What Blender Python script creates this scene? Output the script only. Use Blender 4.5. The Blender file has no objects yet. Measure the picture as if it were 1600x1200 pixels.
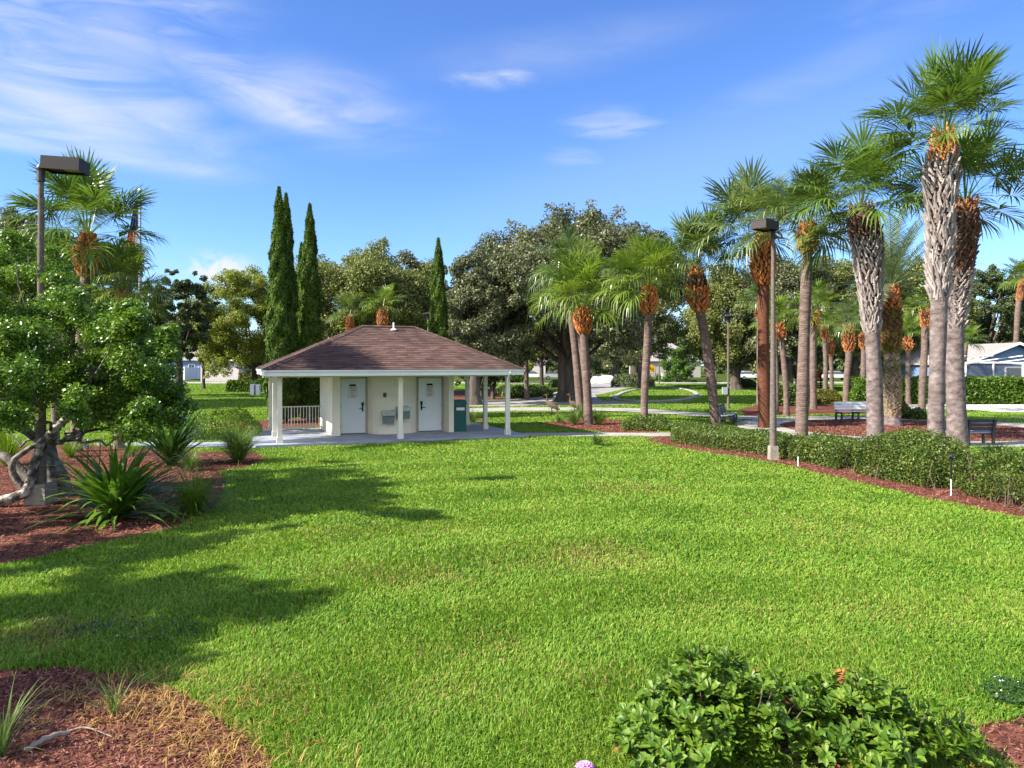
import bpy, math, random
import numpy as np
from mathutils import Vector, Matrix
from mathutils.geometry import tessellate_polygon

SC = bpy.context.scene
COL = SC.collection
RAD = math.radians
F, CX, HY, CH = 1150.0, 800.0, 568.0, 2.8        # focal length in photo pixels, centre column, horizon row, eye height

# ------------------------------------------------------------------ camera
cam = bpy.data.cameras.new("camera")
cam.sensor_width = 36.0
cam.lens = F / 1600.0 * 36.0
cam.shift_y = -(600.0 - HY) / 1600.0
cam.clip_end = 3000.0
cam.clip_start = 0.1
camo = bpy.data.objects.new("camera", cam)
camo.location = (0, 0, CH)
camo.rotation_euler = (RAD(90), 0, 0)
COL.objects.link(camo)
SC.camera = camo

# ------------------------------------------------------------------ light and sky
SUN_EL, SUN_AZ = RAD(36.5), RAD(20.0)              # the sun stands to the left, a little on the camera's side
sv = Vector((-math.cos(SUN_EL) * math.cos(SUN_AZ), -math.cos(SUN_EL) * math.sin(SUN_AZ), math.sin(SUN_EL)))
sun = bpy.data.lights.new("sun", 'SUN')
sun.energy = 5.0
sun.angle = RAD(0.5)
sun.color = (1.0, 0.93, 0.80)
suno = bpy.data.objects.new("sun", sun)
suno.rotation_euler = (-sv).to_track_quat('-Z', 'Y').to_euler()
suno.location = sv * 60
COL.objects.link(suno)
vs = SC.view_settings
SC.display_settings.display_device = 'sRGB'
vs.view_transform = 'Standard'
vs.look = 'None'
vs.exposure = 1.42
vs.gamma = 1.0
vs.use_curve_mapping = False


SKYT = (0.395, 0.515, 0.645)


def make_world():
    w = bpy.data.worlds.new("World")
    SC.world = w
    w.use_nodes = True
    nt = w.node_tree
    N, L = nt.nodes, nt.links
    N.clear()
    out = N.new('ShaderNodeOutputWorld')
    bg = N.new('ShaderNodeBackground')
    bg.inputs['Strength'].default_value = 0.15
    sky = N.new('ShaderNodeTexSky')
    sky.sky_type = 'NISHITA'
    sky.sun_disc = False
    sky.sun_elevation = SUN_EL
    sky.sun_rotation = RAD(270) - SUN_AZ
    sky.altitude = 0
    sky.air_density = 1.0
    sky.dust_density = 0.4
    sky.ozone_density = 2.6
    hsv = N.new('ShaderNodeHueSaturation')
    hsv.inputs['Hue'].default_value = 0.512
    hsv.inputs['Saturation'].default_value = 1.12
    L.new(sky.outputs[0], hsv.inputs['Color'])
    tc = N.new('ShaderNodeTexCoord')
    sep = N.new('ShaderNodeSeparateXYZ')
    L.new(tc.outputs['Generated'], sep.inputs[0])

    def m(op, a, b=None, c=None, clamp=False):
        n = N.new('ShaderNodeMath')
        n.operation = op
        n.use_clamp = clamp
        for i, x in enumerate((a, b, c)):
            if x is None:
                continue
            if isinstance(x, (int, float)):
                n.inputs[i].default_value = x
            else:
                L.new(x, n.inputs[i])
        return n.outputs[0]
    az = m('ARCTAN2', sep.outputs['X'], sep.outputs['Y'])
    el = m('ARCSINE', sep.outputs['Z'])
    uv = N.new('ShaderNodeCombineXYZ')
    L.new(az, uv.inputs[0])
    L.new(el, uv.inputs[1])

    def noise(scale, detail, sx, sy, dist=0.0, rough=0.55, rot=0.0, seed=0.0):
        mp = N.new('ShaderNodeMapping')
        mp.inputs['Scale'].default_value = (sx, sy, 1)
        mp.inputs['Rotation'].default_value = (0, 0, rot)
        mp.inputs['Location'].default_value = (seed, seed * .7, 0)
        L.new(uv.outputs[0], mp.inputs['Vector'])
        n = N.new('ShaderNodeTexNoise')
        n.inputs['Scale'].default_value = scale
        n.inputs['Detail'].default_value = detail
        n.inputs['Roughness'].default_value = rough
        n.inputs['Distortion'].default_value = dist
        L.new(mp.outputs[0], n.inputs['Vector'])
        return n.outputs['Fac']
    wisp = noise(5.0, 9, 1.0, 4.2, 0.9, 0.55, RAD(-8), 1.3)
    wisp2 = noise(11.0, 8, 0.7, 3.4, 1.2, 0.55, RAD(12), 4.1)
    puff = noise(26.0, 8, 1.0, 1.4, 0.4, 0.6, 0, 2.2)
    # (azimuth, elevation, half-width, half-height in degrees, tilt, strength, texture)
    ahead = [(-31.5, 16.8, 9.5, 2.3, -15, 0.85, 4), (-28.5, 20.8, 5.0, 4.2, 20, 0.42, 4), (-27, 14.2, 8.5, 1.5, -5, 0.60, 4), (-16.5, 17.9, 7.0, 1.5, -7, 0.70, 4), (-15.2, 17.6, 3.2, 0.9, 4, 0.8, 4), (-34, 14.0, 5, 0.8, -4, 0.7, 4), (-22, 20, 9, 2.0, -26, .35, 4), (20, 19, 14, 2.0, 16, .16, 4), (4, 23, 14, 2.2, 6, .16, 4), (-15, 18.8, 10, 3.4, -6, 0.55, 0),  (14, 15, 24, 4.5, 12, .10, 3), (-33, 18.5, 15, 5.0, -14, 1.0, 0), (-30, 24.5, 12, 5.5, 4, 0.60, 1), (-31, 15.2, 10, 1.7, -4, 0.85, 0),
             (-17, 18.6, 8.0, 2.3, -8, 1.0, 0), (-22, 20.5, 9, 2.5, -24, 0.60, 1),
             (-1.6, 21.2, 4.6, 0.95, 2, 0.62, 1), (8.0, 17.8, 4.8, 1.5, -4, 0.50, 1), (5.0, 15.6, 3.4, 1.0, -4, 0.40, 1),
             (12, 13.0, 22, 2.6, 14, 0.14, 0), (-21.8, 6.6, 2.9, 1.7, 0, 1.1, 2),
             (34, 10.2, 5, 0.9, 3, 0.55, 1), (23, 9.5, 6, 2.0, 0, 0.25, 0), (0, 1.5, 90, 6.5, 0, 0.20, 3), (30, 24, 9, 3, 14, 0.14, 1)]
    behind = [(-115, 26, 40, 15, 10, 0.55, 0), (150, 32, 55, 30, -10, 1.0, 3), (-150, 32, 50, 30, 10, 1.0, 3), (85, 24, 30, 14, 10, .5, 0)]  # unseen cloud banks added behind the camera as fill light

    def mask(spots):
        total = None
        for (a, e, rx, ry, tilt, st, tex) in spots:
            mp = N.new('ShaderNodeMapping')
            mp.vector_type = 'TEXTURE'
            mp.inputs['Location'].default_value = (RAD(a), RAD(e), 0)
            mp.inputs['Rotation'].default_value = (0, 0, RAD(tilt))
            mp.inputs['Scale'].default_value = (RAD(rx), RAD(ry), 1)
            L.new(uv.outputs[0], mp.inputs['Vector'])
            ln = N.new('ShaderNodeVectorMath')
            ln.operation = 'LENGTH'
            L.new(mp.outputs[0], ln.inputs[0])
            mr = N.new('ShaderNodeMapRange')
            mr.interpolation_type = 'SMOOTHERSTEP'
            mr.inputs['From Min'].default_value = 1.3
            mr.inputs['From Max'].default_value = 0.0
            L.new(ln.outputs['Value'], mr.inputs['Value'])
            fall = mr.outputs[0]
            if tex == 3:
                v = m('MULTIPLY', fall, st)
            elif tex == 4:
                g = m('MULTIPLY_ADD', m('SUBTRACT', wisp, 0.36, clamp=True), 2.2, 0.34, clamp=True)
                v = m('MULTIPLY', m('MULTIPLY', fall, g), st)
            else:
                t = (wisp, wisp2, puff)[tex]
                g = m('SUBTRACT', t, 0.34 if tex < 2 else 0.40)
                g = m('MULTIPLY', g, 2.6 if tex < 2 else 6.0, clamp=True)
                v = m('MULTIPLY', fall, g)
                v = m('MULTIPLY', v, st)
            total = v if total is None else m('MAXIMUM', total, v)
        return m('MINIMUM', total, 0.95)

    def blend(fac, base, col):
        mix = N.new('ShaderNodeMix')
        mix.data_type = 'RGBA'
        L.new(fac, mix.inputs['Factor'])
        L.new(base, mix.inputs[6])
        mix.inputs[7].default_value = (*col, 1)
        return mix.outputs[2]
    tint = N.new('ShaderNodeMix')
    tint.data_type = 'RGBA'
    tint.blend_type = 'MULTIPLY'
    tint.inputs['Factor'].default_value = 1.0
    L.new(hsv.outputs[0], tint.inputs[6])
    tint.inputs[7].default_value = (SKYT[0], SKYT[1], SKYT[2], 1)
    c = blend(mask(ahead), tint.outputs[2], (2.35, 2.42, 2.60))
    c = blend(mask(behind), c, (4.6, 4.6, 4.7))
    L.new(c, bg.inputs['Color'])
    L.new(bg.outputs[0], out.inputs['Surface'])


make_world()


# ------------------------------------------------------------------ helpers: places, meshes, tagging
def G(px, py):
    """ground point seen at a photo pixel"""
    d = F * CH / (py - HY)
    return np.array([(px - CX) / F * d, d, 0.0])


def W(px, py, d):
    """point seen at a photo pixel, at distance d"""
    return np.array([(px - CX) / F * d, d, CH + (HY - py) / F * d])


class MB:
    def __init__(s):
        s.v, s.f, s.m, s.n = [], {3: [], 4: []}, {3: [], 4: []}, 0

    def add(s, v, f, mat=0):
        v = np.asarray(v, float).reshape(-1, 3)
        f = np.asarray(f, np.int64)
        if len(f) == 0:
            return s
        k = f.shape[1]
        s.f[k].append(f + s.n)
        s.m[k].append(np.full(len(f), mat, np.int32) if np.isscalar(mat) else np.asarray(mat, np.int32))
        s.v.append(v)
        s.n += len(v)
        return s

    def box(s, c, size, rz=0.0, mat=0, taper=1.0, rx=0.0, ry=0.0):
        x, y, z = np.array(size) / 2.0
        t = taper
        v = np.array([[-x, -y, -z], [x, -y, -z], [x, y, -z], [-x, y, -z], [-x * t, -y * t, z], [x * t, -y * t, z], [x * t, y * t, z], [-x * t, y * t, z]])
        if rz or rx or ry:
            R = np.array(Matrix.Rotation(rz, 3, 'Z') @ Matrix.Rotation(ry, 3, 'Y') @ Matrix.Rotation(rx, 3, 'X'))
            v = v @ R.T
        f = [[0, 3, 2, 1], [4, 5, 6, 7], [0, 1, 5, 4], [1, 2, 6, 5], [2, 3, 7, 6], [3, 0, 4, 7]]
        return s.add(v + np.array(c), f, mat)

    def tube(s, P, R, k=8, mat=0, cap=True):
        P = np.asarray(P, float)
        n = len(P)
        R = np.broadcast_to(np.asarray(R, float), (n,))
        T = np.gradient(P, axis=0)
        T /= np.linalg.norm(T, axis=1)[:, None] + 1e-12
        ref = np.array([1.0, 0, 0]) if abs(T[0, 0]) < .9 else np.array([0, 1.0, 0])
        Ns = np.zeros_like(P)
        for i in range(n):
            ref = ref - ref.dot(T[i]) * T[i]
            ref /= np.linalg.norm(ref) + 1e-12
            Ns[i] = ref
        B = np.cross(T, Ns)
        a = np.arange(k) * 2 * math.pi / k
        V = P[:, None] + R[:, None, None] * (np.cos(a)[None, :, None] * Ns[:, None] + np.sin(a)[None, :, None] * B[:, None])
        i, j = np.meshgrid(np.arange(n - 1), np.arange(k), indexing='ij')
        j2 = (j + 1) % k
        fq = np.stack([i * k + j, i * k + j2, (i + 1) * k + j2, (i + 1) * k + j], -1).reshape(-1, 4)
        V = V.reshape(-1, 3)
        s.add(V, fq, mat)
        if cap:
            for e, o in ((0, 1), (n - 1, -1)):
                ring = V[e * k:(e + 1) * k]
                vv = np.vstack([ring, P[e]])
                jj = np.arange(k)
                ff = np.stack([(jj + 1) % k, jj, np.full(k, k)], -1)[:, ::o]
                s.add(vv, ff, mat)
        return s

    def lathe(s, prof, c=(0, 0, 0), k=16, mat=0):
        prof = np.asarray(prof, float)
        n = len(prof)
        a = np.arange(k) * 2 * math.pi / k
        V = np.stack([prof[:, 0, None] * np.cos(a), prof[:, 0, None] * np.sin(a), np.repeat(prof[:, 1, None], k, 1)], -1).reshape(-1, 3) + np.array(c)
        i, j = np.meshgrid(np.arange(n - 1), np.arange(k), indexing='ij')
        j2 = (j + 1) % k
        return s.add(V, np.stack([i * k + j, i * k + j2, (i + 1) * k + j2, (i + 1) * k + j], -1).reshape(-1, 4), mat)

    def prism(s, poly, z0, z1, mat=0, bottom=True):
        p = np.asarray(poly, float)[:, :2]
        area = np.sum(p[:, 0] * np.roll(p[:, 1], -1) - np.roll(p[:, 0], -1) * p[:, 1])
        if area < 0:
            p = p[::-1]
        n = len(p)
        tri = np.array([t for t in tessellate_polygon([[Vector((q[0], q[1], 0)) for q in p]])])
        q = p[tri]
        cr = (q[:, 1, 0] - q[:, 0, 0]) * (q[:, 2, 1] - q[:, 0, 1]) - (q[:, 1, 1] - q[:, 0, 1]) * (q[:, 2, 0] - q[:, 0, 0])
        tri[cr < 0] = tri[cr < 0][:, ::-1]
        top = np.c_[p, np.full(n, z1)]
        s.add(top, tri, mat)
        if z0 is not None:
            bot = np.c_[p, np.full(n, z0)]
            if bottom:
                s.add(bot, tri[:, ::-1], mat)
            i = np.arange(n)
            j = (i + 1) % n
            s.add(np.vstack([bot, top]), np.stack([i, j, j + n, i + n], -1), mat)
        return s

    def build(s, name, mats, parent=None, world=False, smooth=False):
        me = bpy.data.meshes.new(name)
        v = np.concatenate(s.v)
        if world and parent is not None:
            v = v - np.array(parent.location)
        t = np.concatenate(s.f[3]) if s.f[3] else np.zeros((0, 3), int)
        q = np.concatenate(s.f[4]) if s.f[4] else np.zeros((0, 4), int)
        mi = np.concatenate(s.m[3] + s.m[4]) if (s.m[3] or s.m[4]) else np.zeros(0, int)
        me.vertices.add(len(v))
        me.vertices.foreach_set('co', v.astype(np.float32).ravel())
        me.loops.add(t.size + q.size)
        me.loops.foreach_set('vertex_index', np.concatenate([t.ravel(), q.ravel()]).astype(np.int32))
        me.polygons.add(len(t) + len(q))
        st = np.concatenate([np.arange(len(t)) * 3, t.size + np.arange(len(q)) * 4]).astype(np.int32)
        me.polygons.foreach_set('loop_start', st)
        me.polygons.foreach_set('material_index', mi.astype(np.int32))
        me.polygons.foreach_set('use_smooth', np.full(len(st), bool(smooth)))
        me.update(calc_edges=True)
        me.validate()
        for m_ in (mats if isinstance(mats, (list, tuple)) else [mats]):
            me.materials.append(m_)
        o = bpy.data.objects.new(name, me)
        COL.objects.link(o)
        if parent is not None:
            o.parent = parent
        return o


def thing(name, label, cat, loc=(0, 0, 0), rz=0.0, group=None):
    o = bpy.data.objects.new(name, None)
    o.empty_display_size = .2
    o.location = loc
    o.rotation_euler = (0, 0, rz)
    COL.objects.link(o)
    return tag(o, label, cat, group)


def tag(o, label, cat, group=None):
    o['label'] = label
    o['category'] = cat
    o['kind'] = 'thing'
    if group:
        o['group'] = group
    return o


def struct(o):
    o['kind'] = 'structure'
    return o


def stuff(o):
    o['kind'] = 'stuff'
    return o


def dup(root, label, loc, rz=0.0, scale=1.0, group=None):
    r = root.copy()
    COL.objects.link(r)
    r.location = loc
    r.rotation_euler = (0, 0, rz)
    r.scale = (scale,) * 3
    r['label'] = label
    if group:
        r['group'] = group
    for ch in list(root.children):
        c = ch.copy()
        COL.objects.link(c)
        c.parent = r
        for g in list(ch.children):
            d = g.copy()
            COL.objects.link(d)
            d.parent = c
    return r


def spline(P, n):
    P = np.asarray(P, float)
    Q = np.vstack([2 * P[0] - P[1], P, 2 * P[-1] - P[-2]])
    t = np.linspace(0, len(P) - 1 - 1e-6, n)
    i = t.astype(int)
    u = (t - i)[:, None]
    a, b, c, d = Q[i], Q[i + 1], Q[i + 2], Q[i + 3]
    return .5 * ((2 * b) + (-a + c) * u + (2 * a - 5 * b + 4 * c - d) * u ** 2 + (-a + 3 * b - 3 * c + d) * u ** 3)


def inside(poly, x, y):
    p = np.asarray(poly, float)[:, :2]
    r = np.zeros(len(x), bool)
    j = len(p) - 1
    for i in range(len(p)):
        xi, yi, xj, yj = p[i, 0], p[i, 1], p[j, 0], p[j, 1]
        if yi != yj:
            c = ((yi > y) != (yj > y)) & (x < (xj - xi) * (y - yi) / (yj - yi) + xi)
            r ^= c
        j = i
    return r


def edge_dist(poly, x, y):
    p = np.asarray(poly, float)[:, :2]
    best = np.full(len(x), 1e9)
    q = np.c_[x, y]
    for i in range(len(p)):
        a, b = p[i], p[(i + 1) % len(p)]
        t = np.clip(((q - a) @ (b - a)) / max(1e-9, (b - a) @ (b - a)), 0, 1)
        best = np.minimum(best, np.linalg.norm(q - a - t[:, None] * (b - a), axis=1))
    return best


def norm(a):
    return a / (np.linalg.norm(a, axis=-1, keepdims=True) + 1e-12)


def ragged(poly, step, amp, rng):
    """subdivide and roughen an outline"""
    p = np.asarray(poly, float)[:, :2]
    out = []
    for i in range(len(p)):
        a, b = p[i], p[(i + 1) % len(p)]
        n = max(1, int(np.linalg.norm(b - a) / step))
        for k in range(n):
            out.append(a + (b - a) * k / n + rng.normal(0, amp, 2))
    return np.array(out)


# ------------------------------------------------------------------ materials
def mat(name, cols, scale=3.0, detail=5, rough=0.8, bump=0.0, bscale=None, island=0.0, spec=0.3, metal=0.0,
        stretch=(1, 1, 1), trans=0.0, tcol=None, contrast=(0.3, 0.7), objrand=0.0, wave=None, gloss=None):
    """procedural material: noise (and per-island randomness) drives a colour ramp; optional bump, translucency"""
    m = bpy.data.materials.new(name)
    m.use_nodes = True
    nt = m.node_tree
    N, L = nt.nodes, nt.links
    b = N['Principled BSDF']
    out = N['Material Output']
    tc = N.new('ShaderNodeTexCoord')
    mp = N.new('ShaderNodeMapping')
    mp.inputs['Scale'].default_value = stretch
    L.new(tc.outputs['Object'], mp.inputs['Vector'])
    n = N.new('ShaderNodeTexNoise')
    n.inputs['Scale'].default_value = scale
    n.inputs['Detail'].default_value = detail
    n.inputs['Roughness'].default_value = 0.6
    L.new(mp.outputs[0], n.inputs['Vector'])
    mr = N.new('ShaderNodeMapRange')
    mr.inputs['From Min'].default_value, mr.inputs['From Max'].default_value = contrast
    L.new(n.outputs['Fac'], mr.inputs['Value'])
    fac = mr.outputs[0]
    if wave:
        wv = N.new('ShaderNodeTexWave')
        wv.bands_direction = wave[0]
        wv.inputs['Scale'].default_value = wave[1]
        wv.inputs['Distortion'].default_value = wave[2]
        wv.inputs['Detail'].default_value = 3
        wv.inputs['Detail Scale'].default_value = 1.5
        L.new(mp.outputs[0], wv.inputs['Vector'])
        mx = N.new('ShaderNodeMix')
        mx.inputs['Factor'].default_value = wave[3]
        L.new(fac, mx.inputs[2])
        L.new(wv.outputs['Fac'], mx.inputs[3])
        fac = mx.outputs[0]
    if island:
        ge = N.new('ShaderNodeNewGeometry')
        mx = N.new('ShaderNodeMix')
        mx.inputs['Factor'].default_value = island
        L.new(fac, mx.inputs[2])
        L.new(ge.outputs['Random Per Island'], mx.inputs[3])
        fac = mx.outputs[0]
    if objrand:
        oi = N.new('ShaderNodeObjectInfo')
        mx = N.new('ShaderNodeMix')
        mx.inputs['Factor'].default_value = objrand
        L.new(fac, mx.inputs[2])
        L.new(oi.outputs['Random'], mx.inputs[3])
        fac = mx.outputs[0]
    cr = N.new('ShaderNodeValToRGB')
    el = cr.color_ramp.elements
    while len(el) < len(cols):
        el.new(0.5)
    for i, c in enumerate(cols):
        el[i].position = i / max(1, len(cols) - 1)
        el[i].color = (*c, 1)
    L.new(fac, cr.inputs[0])
    L.new(cr.outputs[0], b.inputs['Base Color'])
    b.inputs['Roughness'].default_value = rough
    b.inputs['Metallic'].default_value = metal
    b.inputs['Specular IOR Level'].default_value = spec
    if bump:
        bn = N.new('ShaderNodeTexNoise')
        bn.inputs['Scale'].default_value = bscale or scale * 4
        bn.inputs['Detail'].default_value = 6
        L.new(mp.outputs[0], bn.inputs['Vector'])
        bp = N.new('ShaderNodeBump')
        bp.inputs['Strength'].default_value = bump
        bp.inputs['Distance'].default_value = 0.02
        h = bn.outputs['Fac']
        if wave:
            mx = N.new('ShaderNodeMath')
            mx.operation = 'ADD'
            L.new(h, mx.inputs[0])
            L.new(wv.outputs['Fac'], mx.inputs[1])
            h = mx.outputs[0]
        L.new(h, bp.inputs['Height'])
        L.new(bp.outputs[0], b.inputs['Normal'])
    if trans:
        t = N.new('ShaderNodeBsdfTranslucent')
        if tcol:
            mm = N.new('ShaderNodeMix')
            mm.data_type = 'RGBA'
            mm.blend_type = 'MULTIPLY'
            mm.inputs['Factor'].default_value = 1.0
            L.new(cr.outputs[0], mm.inputs[6])
            mm.inputs[7].default_value = (*tcol, 1)
            L.new(mm.outputs[2], t.inputs['Color'])
        else:
            L.new(cr.outputs[0], t.inputs['Color'])
        ms = N.new('ShaderNodeMixShader')
        ms.inputs[0].default_value = trans
        L.new(b.outputs[0], ms.inputs[1])
        L.new(t.outputs[0], ms.inputs[2])
        L.new(ms.outputs[0], out.inputs['Surface'])
    return m


def plain(name, c, rough=0.6, **k):
    c = np.array(c)
    return mat(name, [tuple(c * .88), tuple(c), tuple(np.minimum(c * 1.08, .95))], scale=k.pop('scale', 6.0), rough=rough, **k)


def leafmat(name, dark, mid, light, trans=0.28, scale=1.2, rough=0.5, spec=0.3, island=0.6):
    return mat(name, [dark, mid, light], scale=scale, detail=3, rough=rough, island=island, spec=spec, trans=trans, tcol=(1.25, 1.3, .7))


def lawn_material():
    m = bpy.data.materials.new("lawn_soil_and_grass")
    m.use_nodes = True
    nt = m.node_tree
    N, L = nt.nodes, nt.links
    b = N['Principled BSDF']
    tc = N.new('ShaderNodeTexCoord')

    def noise(s, d=6, r=.6, st=None):
        n = N.new('ShaderNodeTexNoise')
        n.inputs['Scale'].default_value = s
        n.inputs['Detail'].default_value = d
        n.inputs['Roughness'].default_value = r
        L.new(tc.outputs['Object'], n.inputs['Vector'])
        return n.outputs['Fac']

    def ramp(f, cols, pos):
        c = N.new('ShaderNodeValToRGB')
        e = c.color_ramp.elements
        while len(e) < len(cols):
            e.new(.5)
        for i, x in enumerate(cols):
            e[i].position = pos[i]
            e[i].color = (*x, 1)
        L.new(f, c.inputs[0])
        return c.outputs[0]

    def mix(a, b_, f, mode='MIX'):
        x = N.new('ShaderNodeMix')
        x.data_type = 'RGBA'
        x.blend_type = mode
        if isinstance(f, float):
            x.inputs['Factor'].default_value = f
        else:
            L.new(f, x.inputs['Factor'])
        L.new(a, x.inputs[6])
        L.new(b_, x.inputs[7])
        return x.outputs[2]
    big = ramp(noise(.16, 4), [(.034, .062, .006), (.056, .084, .008), (.080, .085, .016)], [.3, .5, .72])
    fine = ramp(noise(22, 8, .75), [(.25, .30, .25), (1, 1, 1), (1.5, 1.4, 1.2)], [.3, .52, .75])
    c = mix(big, fine, 1.0, 'MULTIPLY')
    dry = ramp(noise(.6, 5), [(0, 0, 0), (0, 0, 0), (1, 1, 1)], [0, .60, .80])
    br = N.new('ShaderNodeRGB')
    br.outputs[0].default_value = (.20, .17, .05, 1)
    c2 = N.new('ShaderNodeMix')
    c2.data_type = 'RGBA'
    sx = N.new('ShaderNodeMath')
    sx.operation = 'MULTIPLY'
    sx.inputs[1].default_value = .5
    L.new(dry, sx.inputs[0])
    c = mix(c, br.outputs[0], sx.outputs[0])
    L.new(c, b.inputs['Base Color'])
    b.inputs['Roughness'].default_value = .9
    b.inputs['Specular IOR Level'].default_value = .1
    bp = N.new('ShaderNodeBump')
    bp.inputs['Strength'].default_value = 1.0
    bp.inputs['Distance'].default_value = .08
    L.new(noise(14, 8, .8), bp.inputs['Height'])
    L.new(bp.outputs[0], b.inputs['Normal'])
    return m


M = {}
M['lawn'] = lawn_material()
M['blade'] = mat('grass_blades', [(.026, .080, .008), (.122, .258, .022), (.225, .350, .040), (.38, .38, .10)], scale=.55, detail=6, rough=.5, island=.55,
                 trans=.35, tcol=(1.3, 1.25, .6), spec=.3, contrast=(.25, .75))
M['dry'] = mat('dry_grass_blades', [(.16, .08, .03), (.36, .21, .06), (.52, .37, .13)], scale=2, island=.7, trans=.2, rough=.7)
M['dryblade'] = mat('dry_lawn_blades', [(.14, .10, .03), (.26, .21, .06), (.36, .31, .11)], scale=2, island=.7, trans=.25, rough=.7)
M['mulch'] = mat('red_bark_mulch', [(.034, .013, .009), (.125, .046, .031), (.22, .092, .064)], scale=9, detail=10, rough=.95, bump=1.0, bscale=28, spec=.1, contrast=(.32, .68))
M['chip'] = mat('bark_chips', [(.06, .022, .015), (.19, .070, .048), (.34, .17, .125)], scale=2, island=.75, rough=.9, spec=.15)
M['path'] = mat('broom_concrete', [(.25, .235, .21), (.32, .30, .27), (.37, .35, .32)], scale=.9, detail=8, rough=.9, bump=.25, bscale=60)
M['road'] = mat('worn_concrete_road', [(.19, .185, .18), (.27, .26, .25), (.34, .33, .31)], scale=.5, detail=8, rough=.9, bump=.3, bscale=40)
M['slab'] = mat('painted_slab', [(.23, .25, .31), (.30, .325, .385), (.36, .38, .43)], scale=1.2, detail=8, rough=.75, bump=.15, bscale=40)
M['sand'] = mat('pale_sand', [(.52, .48, .41), (.62, .58, .50)], scale=.8, detail=8, rough=.95, bump=.5, bscale=8)
M['stucco'] = mat('cream_stucco', [(.70, .61, .46), (.81, .72, .56), (.85, .77, .61)], scale=.8, detail=7, rough=.9, bump=.35, bscale=70, contrast=(.2, .8))
M['post'] = mat('cream_post_paint', [(.60, .55, .45), (.70, .65, .54), (.74, .69, .58)], scale=2.0, detail=6, rough=.6)
M['fascia'] = mat('white_fascia_paint', [(.66, .67, .66), (.76, .77, .76)], scale=1.2, detail=7, rough=.55, stretch=(1, 1, .3))
M['door'] = mat('white_door_paint', [(.72, .73, .74), (.80, .81, .82)], scale=1.0, detail=6, rough=.45, spec=.4)
M['frame'] = plain('door_frame_paint', (.50, .46, .36), .6)
M['shingle'] = None
M['dark'] = plain('dark_bronze_metal', (.035, .03, .035), .5, spec=.4)
M['bronze'] = plain('brown_bronze_metal', (.075, .055, .05), .5, spec=.4)
M['lampbox'] = plain('dark_lamp_housing', (.030, .024, .024), .55, spec=.3)
M['black'] = plain('black_plate', (.012, .012, .013), .5)
M['steel'] = plain('brushed_steel', (.42, .41, .40), .35, metal=.8)
M['stone_grey'] = plain('grey_green_panel', (.16, .19, .175), .5)
M['binning'] = plain('green_bin_plastic', (.008, .085, .075), .5, spec=.4)
M['paper'] = plain('notice_sheet', (.78, .72, .70), .7)
M['ink'] = plain('dull_red_ink', (.33, .12, .11), .8)
M['pole'] = mat('aggregate_pole', [(.075, .06, .048), (.125, .102, .086), (.17, .142, .12)], scale=14, detail=8, rough=.9, bump=.3, bscale=70)
M['concrete'] = mat('weathered_concrete', [(.20, .175, .145), (.32, .285, .24)], scale=5, detail=8, rough=.95, bump=.5, bscale=30)
M['lens'] = plain('amber_lamp_lens', (.55, .48, .20), .3)
M['bark'] = mat('oak_bark', [(.035, .028, .023), (.075, .061, .050), (.13, .11, .092)], scale=3, detail=8, rough=.95, bump=1.0, bscale=9, stretch=(1, 1, .25))
M['greystem'] = mat('grey_stem_bark', [(.06, .052, .044), (.13, .115, .098), (.27, .25, .22)], scale=6, detail=8, rough=.95, bump=.8, bscale=18, contrast=(.35, .65))
M['lichen'] = mat('lichen_bark', [(.045, .04, .032), (.14, .12, .095), (.46, .45, .40)], scale=6.5, detail=7, rough=.95, bump=.9, bscale=20, contrast=(.40, .60))
M['twig'] = plain('twig_bark', (.11, .085, .06), .9, bump=.4)
M['palm'] = mat('palm_trunk_bark', [(.070, .045, .037), (.180, .125, .106), (.29, .215, .186)], scale=3.0, detail=8, rough=.95, bump=1.0, bscale=16, stretch=(1, 1, 2.2), wave=('Z', 3.2, 5.0, .35))
M['palmred'] = mat('red_brown_palm_bark', [(.07, .024, .014), (.155, .055, .030), (.22, .095, .060)], scale=3.5, detail=8, rough=.95, bump=1.0, bscale=18, stretch=(1, 1, 2.4), wave=('Z', 4.0, 5.0, .4))
M['palmgrey'] = mat('grey_palm_bark', [(.058, .042, .040), (.155, .120, .114), (.265, .215, .207)], scale=4, detail=9, rough=.95, bump=1.0, bscale=20, stretch=(1, 1, 1.6))
M['bootor'] = mat('orange_leaf_bases', [(.20, .052, .014), (.50, .165, .045), (.68, .33, .13)], scale=6, detail=5, rough=.85, island=.7, bump=.6, bscale=30)
M['bootgr'] = mat('grey_leaf_bases', [(.085, .065, .060), (.26, .215, .20), (.46, .40, .375)], scale=6, detail=5, rough=.9, island=.65, bump=.7, bscale=25, stretch=(1, 1, .4))
M['bootbr'] = mat('brown_leaf_bases', [(.05, .022, .015), (.13, .062, .042), (.24, .14, .10)], scale=6, detail=5, rough=.9, island=.65, bump=.7, bscale=25)
M['bootgn'] = mat('mossy_leaf_bases', [(.08, .035, .012), (.15, .085, .02), (.13, .17, .025)], scale=2.2, detail=5, rough=.9, island=.5, bump=.7, bscale=25)
M['bootcore'] = plain('dark_boot_core', (.085, .045, .030), .95, bump=.6)
M['boottan'] = mat('tan_leaf_bases', [(.14, .095, .055), (.28, .21, .13), (.40, .33, .22)], scale=5, detail=5, rough=.9, island=.5, bump=.7, bscale=25)
M['frond'] = leafmat('sabal_frond', (.034, .078, .010), (.090, .160, .020), (.21, .285, .070), trans=.30, scale=.8, rough=.36, spec=.6)
M['frondg'] = leafmat('grey_green_frond', (.046, .088, .020), (.115, .170, .045), (.25, .30, .115), trans=.28, scale=.8, rough=.34, spec=.65)
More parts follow.
